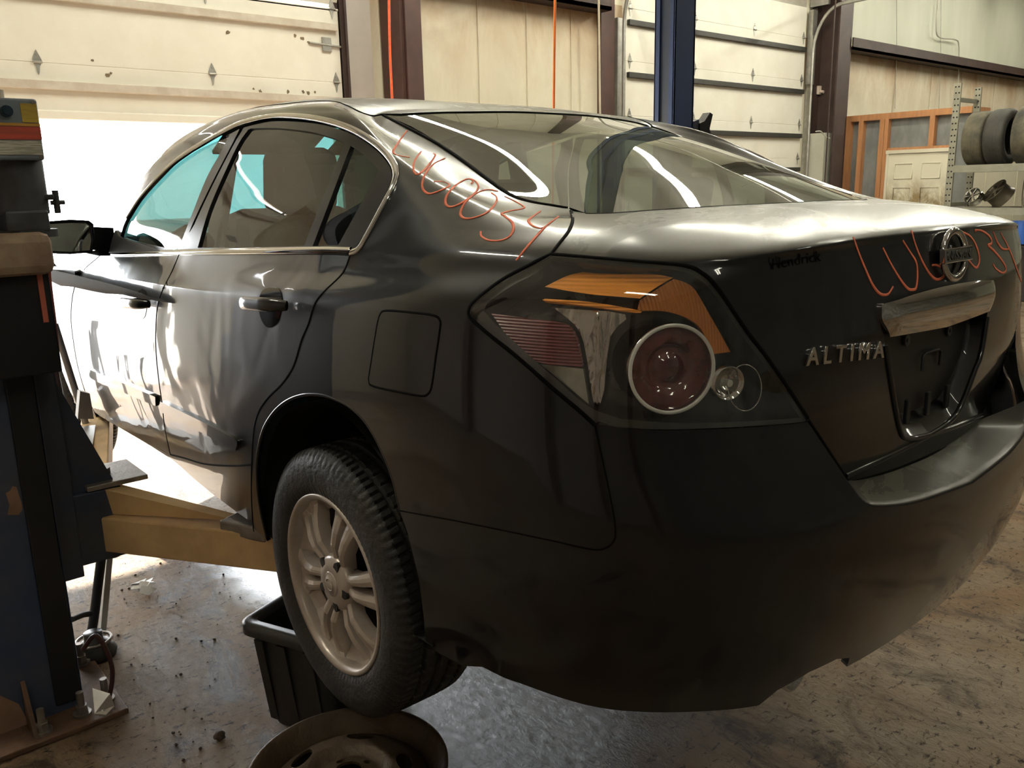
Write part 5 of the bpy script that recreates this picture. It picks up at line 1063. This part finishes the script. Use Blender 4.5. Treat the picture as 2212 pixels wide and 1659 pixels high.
cb = MB().box((.77, 1.185, 1.635), (.90, 1.42, 1.785), bev=.006); cbo = cb.build('control_box', mat('grey_control_box', (.22, .26, .30), .45, 0, (.17, .2, .23), 8), lift)
XF = .7692
def sticker(name, y0, y1, z0, z1, m): return MB().box((XF-.0012, y0, z0), (XF, y1, z1)).build(name, m, cbo)
sticker('yellow_sticker', 1.188, 1.225, 1.727, 1.773, mat('yellow_label', (.62, .44, .06), .5, 0, (.45, .31, .05), 40, stretch=(1, .3, 3)))
sticker('orange_band', 1.186, 1.42, 1.718, 1.725, mat('orange_label', (.68, .36, .06), .5))
sticker('red_sticker', 1.186, 1.42, 1.685, 1.717, mat('red_label', (.62, .09, .05), .5, 0, (.4, .08, .05), 50, stretch=(1, .3, 3)))
sticker('white_sticker', 1.189, 1.42, 1.648, 1.683, mat('white_label', (.62, .60, .50), .5, 0, (.36, .35, .28), 60, stretch=(1, .2, 3), lo=.45, hi=.55))
MB().cyl((XF-.012, 1.258, 1.752), (XF, 1.258, 1.752), .014, 20).cyl((XF-.016, 1.258, 1.752), (XF-.012, 1.258, 1.752), .009, 20).build('push_button', mat('dark_blue_button', (.01, .03, .05), .3), cbo)
for y, z in ((1.195, 1.776), (1.193, 1.643)): MB().cyl((XF-.003, y, z), (XF, y, z), .005, 10).build('box_screw', STEEL, cbo)
MB().cyl((.85, 1.27, 1.785), (.85, 1.27, 1.81), .028, 20).build('cable_gland', mat('tan_gland', (.30, .25, .18), .6), lift)
MB().tube(catmull([(.85, 1.275, 1.80), (.86, 1.30, 1.88), (.87, 1.30, 2.05), (.90, 1.31, 2.6)], 6), .013, 10).build('power_cable', BLACK, lift)
bb = MB().box((.82, 1.205, 1.075), (.925, 1.45, 1.352), bev=.004); bb.build('post_cover', mat('black_rubber_guard', (.008, .008, .012), .45), lift)
# far lift post
lf2 = thing('lift_column', (1.42, -2.1, 0), 'far blue lift post standing behind the right side of the sedan', 'vehicle lift')
fx0 = 1.35; fy1 = at(1456, 150, 0, fx0).y; fy0 = at(1500, 150, 0, fx0).y; fx1 = at(1413, 150, 1, fy1).x
p2 = chan(MB(), fx0, fx1, fy0, fy1, 4.2, open_='+y'); p2.box((fx0, fy1-.012, 0), (fx0+.035, fy1, 4.2)).box((fx1-.035, fy1-.012, 0), (fx1, fy1, 4.2)); p2.build('post', BLUE2, lf2)
MB().box((fx0+.03, fy1-.03, 0), (fx1-.03, fy1-.012, 4.1)).build('post_inner_face', BLUED, lf2)
MB().box((1.2, fy0-.12, .001), (1.65, fy1+.14, .02)).build('base_plate', RUST, lf2)
MB().box((1.33, fy1, .42), (1.53, fy1+.19, .64), bev=.006).build('carriage', BLUED, lf2)
MB().beam((1.43, fy1+.14, .52), (.42, -.84, .56), .12, .11, bev=.006).build('swing_arm', YEL, lf2); MB().beam((1.43, fy1+.14, .52), (2.3, -.84, .58), .12, .11, bev=.006).build('swing_arm', YEL, lf2)
MB().cyl((.44, -.84, .61), (.44, -.84, .64), .05, 20).build('lift_pad', STEEL, lf2); MB().cyl((2.28, -.84, .63), (2.28, -.84, .665), .05, 20).build('lift_pad', STEEL, lf2)
lk = MB(); X2 = 1.36
for k_, (P4) in enumerate([[(1500, 262), (1510, 258), (1513, 285), (1510, 300), (1500, 297)], [(1512, 266), (1522, 262), (1534, 243), (1540, 247), (1533, 278), (1536, 290), (1530, 304), (1512, 302)]]):
    lk = MB().prism([at(u, v, 0, X2-.01*k_) for u, v in P4], (.05, 0, 0)); lk.build('lock_bracket' if k_ else 'pulley_guard', BLUED if not k_ else mat('black_iron', (.014, .012, .012), .5, .4), lf2)
# ---------------------------------------------------------------- loose things round the near post
bm_ = mat('black_tote_plastic', (.022, .024, .025), .42, 0, (.032, .026, .022), 6, bmp=.15, lo=.4, hi=.8)
A0 = Vector((.495, .917, 0)); e1 = Vector((-.92, -.39, 0)).normalized(); e2 = Vector((.39, -.92, 0)); e2 = (e2-e1*e2.dot(e1)).normalized()
L1, L2, HB = .34, .46, .345
def rrect(o, l1, l2, r, z, n=5):
    out = []
    for cx, cy, a0 in ((r, r, PI), (l1-r, r, -PI/2), (l1-r, l2-r, 0), (r, l2-r, PI/2)):
        for k in range(n+1): a = a0+PI/2*k/n; out.append(A0+e1*(o+cx+r*math.cos(a))+e2*(o+cy+r*math.sin(a))+Vector((0, 0, z)))
    return out
def ring_loft(mb, rings, cap0=False, cap1=False):
    n = len(rings[0]); vs = [p for r in rings for p in r]; fs = [(i*n+j, i*n+(j+1) % n, (i+1)*n+(j+1) % n, (i+1)*n+j) for i in range(len(rings)-1) for j in range(n)]
    if cap0: fs.append(tuple(range(n))[::-1])
    if cap1: fs.append(tuple(range((len(rings)-1)*n, len(rings)*n)))
    return mb.add(vs, fs, True)
bo = thing('storage_tote', A0+e1*.17+e2*.2, 'open black plastic tote on the floor behind the rear wheel', 'tote')
t_ = MB(); k = .055
ring_loft(t_, [rrect(k, L1-2*k, L2-2*k, .03, .002), rrect(k*.9, L1-1.8*k, L2-1.8*k, .035, .01), rrect(.020, L1-.04, L2-.04, .035, HB-.03), rrect(.020, L1-.04, L2-.04, .035, HB-.005)], cap0=True)
ring_loft(t_, [rrect(.026, L1-.052, L2-.052, .03, HB-.005), rrect(k+.004, L1-2*k-.008, L2-2*k-.008, .03, .012)], cap1=True)
for f_ in (.18, .42, .7):
    for side in (0, 1):
        q = (A0+e1*(L1*f_)+e2*.030) if side == 0 else (A0+e2*(L2*f_)+e1*.030); d_ = (e2 if side == 0 else e1)*.03
        t_.beam(q+d_*.8+Vector((0, 0, .02)), q-d_*.45+Vector((0, 0, HB-.05)), .03, .012, up=(e2 if side == 0 else e1))
t_.build('tote_body', bm_, bo)
r_ = MB(); ring_loft(r_, [rrect(.02, L1-.04, L2-.04, .035, HB-.034), rrect(-.004, L1+.008, L2+.008, .045, HB-.034), rrect(-.004, L1+.008, L2+.008, .045, HB-.004), rrect(.004, L1-.008, L2-.008, .04, HB), rrect(.030, L1-.06, L2-.06, .03, HB), rrect(.030, L1-.06, L2-.06, .03, HB-.02)])
r_.build('tote_rim', mat('tote_rim_grey', (.045, .048, .05), .35, 0, (.06, .055, .05), 8), bo)
# rusty steel wheel in the foreground
cw = Vector((-.118, .915, 0)); RW = .236; zt = .218
sw = thing('steel_wheel', cw, 'rusty brown steel wheel lying on the floor in front of the rear tire', 'wheel')
RW_ = mat('rusty_brown_wheel', (.105, .07, .04), .55, .35, (.05, .033, .022), 7, bmp=.5, bscale=35, lo=.35, hi=.7)
w_ = MB().lathe([(RW-.004, .001), (RW, .008), (RW-.012, .012), (RW-.022, .03), (RW-.040, .05), (RW-.044, .10), (RW-.040, .165), (RW-.020, .19), (RW-.012, .205), (RW, .210), (RW, zt), (RW-.006, zt), (RW-.014, .206), (RW-.024, .188), (RW-.045, .162), (RW-.050, .10), (RW-.046, .05), (RW-.028, .03), (RW-.018, .012), (RW-.004, .001)], cw, (0, 0, 1), 72); w_.build('wheel_barrel', RW_, sw)
# disc with five vent holes
def discz(r):
    k = [(0.0, .206), (.034, .206), (.036, .200), (.075, .190), (.10, .210), (.14, .205), (.17, .185), (.190, .168)]
    return float(np.interp(r, [a for a, b in k], [b for a, b in k]))
loops_ = []; n_ = 120; outer_ = [Vector((.190*math.cos(2*PI*i/n_), .190*math.sin(2*PI*i/n_))) for i in range(n_)]
vv = list(outer_); ee = [(i, (i+1) % n_) for i in range(n_)]; holes_ = []
def addhole(pts):
    b = len(vv); vv.extend(pts); ee.extend([(b+i, b+(i+1) % len(pts)) for i in range(len(pts))]); holes_.append([np.array(p) for p in pts])
for q in range(5):
    a0 = 2*PI*q/5+.5
    addhole([Vector(((.132+.019*math.sin(t))*math.cos(a0+.27*math.cos(t)), (.132+.019*math.sin(t))*math.sin(a0+.27*math.cos(t)))) for t in np.linspace(0, 2*PI, 28, endpoint=False)])
    a1 = a0+PI/5; addhole([Vector((.057*math.cos(a1)+.0085*math.cos(t), .057*math.sin(a1)+.0085*math.sin(t))) for t in np.linspace(0, 2*PI, 14, endpoint=False)])
addhole([Vector((.033*math.cos(t), .033*math.sin(t))) for t in np.linspace(0, 2*PI, 32, endpoint=False)])
for r in np.arange(.04, .188, .009):
    for i in range(max(12, int(2*PI*r/.011))):
        a = 2*PI*i/max(12, int(2*PI*r/.011)); p = np.array((r*math.cos(a), r*math.sin(a)))[None]
        if any(inside(h, p)[0] or segdist(h, p)[0] < .004 for h in holes_): continue
        vv.append(Vector((p[0, 0], p[0, 1])))
rr = delaunay_2d_cdt(vv, ee, [], 0, 1e-7); V2 = np.array([tuple(v) for v in rr[0]]); T = rr[2]; cen = np.array([V2[list(f)].mean(0) for f in T]); kk = np.hypot(cen[:, 0], cen[:, 1]) < .1905
for h in holes_: kk &= ~inside(h, cen)
T = [f for f, q in zip(T, kk) if q]; top = [(cw.x+x, cw.y+y, discz(math.hypot(x, y))) for x, y in V2]; dm = MB(); dm.add(top, T, True); k0 = len(top)
dm.add([(x, y, z-.006) for x, y, z in top], [f[::-1] for f in T], True)
for h in holes_:
    n2 = len(h); a = [(cw.x+x, cw.y+y, discz(math.hypot(x, y))) for x, y in h]; dm.add(a+[(x, y, z-.008) for x, y, z in a], [(i, (i+1) % n2, n2+(i+1) % n2, n2+i) for i in range(n2)])
dm.build('wheel_disc', RW_, sw)
MB().cyl(cw+Vector((.02, .195, .185)), cw+Vector((.02, .185, .235)), .006, 10).build('valve_stem', BLACK, sw)
# ropes and hoses
OR = mat('orange_cord', (.85, .13, .04), .5, 0, (.7, .10, .03), 30); 
oc = [at(840, -10, 0, 4.6), at(842, 100, 0, 4.6), at(847, 212, 0, 4.6)]; oc.append(Vector((oc[-1].x, oc[-1].y, .3)))
tag(MB().tube(catmull(oc, 5), .011, 8).build('orange_cord', OR), 'orange cord hanging in front of the red brown steel column', 'cord')
p0, p1 = at(1199, -10, 0, 2.6), at(1196, 235, 0, 2.6)
tag(MB().tube([p0+(p0-p1)*.4, p0, p1, p1+(p1-p0)*1.2], .0085, 8).build('orange_cord', mat('bright_orange_cord', (.95, .22, .03), .5)), 'bright orange cord hanging in the middle above the car roof', 'cord')
q0, q1 = at(1192.5, -10, 0, 2.62), at(1192, 235, 0, 2.62)
a_, b_ = at(1293, -10, 0, 5.1), at(1296, 245, 0, 5.1)
tag(MB().tube([a_+(a_-b_)*.2, a_, b_, b_+(b_-a_)*1.2], .012, 6).build('pull_rope', mat('pale_rope', (.55, .48, .36), .8)), 'pale pull rope hanging in front of the dark post left of the closed door', 'rope')
# white painted bar and clutter standing beyond the near post
tag(MB().beam(at(237, 1185, 0, 1.34), at(219, 1388, 0, 1.34), .026, .02, bev=.002).build('white_bar', mat('white_bar_paint', (.80, .80, .78), .4)), 'slim white bar leaning upright under the yellow lift arm', 'bar')
hb = [at(222, 1180, 0, 1.32), at(212, 1260, 0, 1.32), at(202, 1340, 0, 1.31), at(194, 1385, 0, 1.30)]
tag(MB().tube(catmull(hb, 5), .016, 10).build('hydraulic_hose', RUBBER), 'black hose hanging beside the white bar under the lift arm', 'hose')
tag(MB().tube(catmull([at(156, 1338, 0, 1.24), at(180, 1328, 0, 1.27), at(196, 1326, 0, 1.28)], 5), .010, 8).build('hydraulic_hose', RUBBER), 'thin black hose running from the near lift post towards the thicker hose', 'hose')
fp = at(205, 1400, 2, .03)
ft = thing('floor_bracket', (fp.x, fp.y, 0), 'greasy steel foot on the floor at the bottom of the white bar', 'bracket')
MB().lathe([(0, .0), (.065, .0), (.07, .02), (.05, .05), (.03, .055), (.03, .09), (0, .09)], (fp.x, fp.y, 0), (0, 0, 1), 24).build('foot_base', mat('greasy_foot', (.05, .045, .04), .45, .5), ft)
MB().tube([(fp.x+.055*math.cos(t), fp.y+.055*math.sin(t), .06) for t in np.linspace(0, 2*PI, 24, endpoint=False)], .006, 6, closed=True).build('foot_ring', STEEL, ft)
cp_ = [Vector((HX-.01, 1.24, .20)), Vector((HX-.03, 1.20, .24)), Vector((HX-.05, 1.175, .14)), Vector((HX-.05, 1.19, .05)), Vector((HX-.05, 1.21, .03))]
tag(MB().tube(catmull(cp_, 6), .007, 8).build('red_brown_cable', mat('dark_red_cable', (.06, .018, .016), .5)), 'dark red cable looping out of the foot of the near lift post', 'cable')
def shard(u, v, pts, label):
    o = at(u, v, 2, .004); poly = [o+Vector((a, b, c)) for a, b, c in pts]; return tag(MB().prism(poly, (0, 0, .004)).build('bent_plate', STEEL), label, 'plate')
s0 = at(215, 1540, 2, .05)
mb = MB().prism([at(200, 1490, 2, .09), at(238, 1502, 2, .07), at(248, 1528, 2, .03), at(230, 1548, 2, .02), at(205, 1545, 2, .03)], (0, 0, .006)); 
tag(mb.build('bent_plate', mat('bright_plate', (.62, .60, .57), .3, .6, (.5, .47, .44), 20)), 'pale bent metal plate on the floor at the foot of the near lift post', 'plate')
MUD = mat('dirt_clod', (.085, .055, .035), .95, 0, (.05, .035, .025), 20, bmp=.6)
def clod(u, v, r, label, grp=None, m_=MUD, ss=3):
    p = at(u, v, 2, r*.6); bm = bmesh.new(); bmesh.ops.create_icosphere(bm, subdivisions=ss, radius=r)
    for w in bm.verts: k = 1+.45*noise.noise(w.co*(1.4/r)+Vector((u, v, 0))); w.co = Vector((w.co.x*k, w.co.y*k*.9, w.co.z*k*.7))+Vector((p.x, p.y, r*.55))
    me = bpy.data.meshes.new('clod'); bm.to_mesh(me); bm.free(); return tag(link('dirt_clod', me, m_), label, 'clod', grp)
clod(474, 1588, .018, 'round brown dirt clod alone on the floor left of the steel wheel')
random.seed(11)
for k in range(60):
    u = random.uniform(250, 560); v = random.uniform(1210, 1650)
    if u > 500 and v > 1330: continue
    clod(u, v, random.choice((.0025, .003, .004, .0055)), 'small dark crumb of dirt scattered on the floor beside the tote', 'dirt crumbs on the floor', ss=2)
fo = at(322, 1266, 2, .01); fv = MB()
for k in range(7):
    c_ = fo+Vector((random.uniform(-.05, .05), random.uniform(-.04, .04), .005)); n3 = Vector((random.uniform(-1, 1), random.uniform(-1, 1), 1.2)).normalized(); a_ = n3.orthogonal().normalized()*.03; b_ = n3.cross(a_.normalized())*.022; fv.add([c_-a_-b_, c_+a_-b_*.4, c_+a_*.7+b_, c_-a_*.6+b_*.8], [(0, 1, 2, 3)])
tag(fv.build('crumpled_foil', mat('white_scrap', (.75, .75, .73), .4, .2)), 'crumpled white scrap on the brown floor below the yellow lift arm', 'scrap')
# poles and stand glimpsed between post and front door
PW = mat('grey_pole', (.42, .39, .36), .45, .4)
def pole(a, b, x, r, label, m_=PW, name='metal_pole'): 
    P0 = at(*a, 0, x); P1 = at(*b, 0, x); return tag(MB().tube([P0, P1], r, 10).build(name, m_), label, 'pole')
pole((118, 700), (185, 915), 2.0, .013, 'pale steel pole leaning beside the front door nearest the car', PW)
pole((118, 800), (158, 1005), 1.7, .012, 'dark brown pole leaning between the lift post and the car', mat('brown_pole', (.10, .06, .05), .6))
pole((108, 790), (140, 960), 1.9, .006, 'thin grey rod leaning beside the dark brown pole', PW)
stp = [at(178, 918, 0, 2.05), at(182, 940, 0, 2.05)]
tag(MB().prism([at(168, 905, 0, 1.9), at(203, 905, 0, 1.9), at(194, 850, 0, 1.9), at(173, 845, 0, 1.9)], (.04, 0, 0)).build('stand_bracket', PW), 'pale tapered bracket at the foot of the leaning steel pole', 'bracket')
tag(MB().tube(catmull([at(102, 500, 0, .95), at(106, 600, 0, .95), at(118, 700, 0, .97), at(124, 760, 0, 1.0)], 4), .006, 8).build('red_strap', mat('faded_red_strap', (.42, .10, .07), .7)), 'faded red strap hanging down the edge of the near lift post', 'strap')
tag(MB().box((.812, 1.222, 1.215), (.819, 1.235, 1.42), bev=.001).build('red_tape', mat('red_tape', (.60, .16, .10), .6)), 'short red tape tail hanging over the black guard on the near post', 'tape')
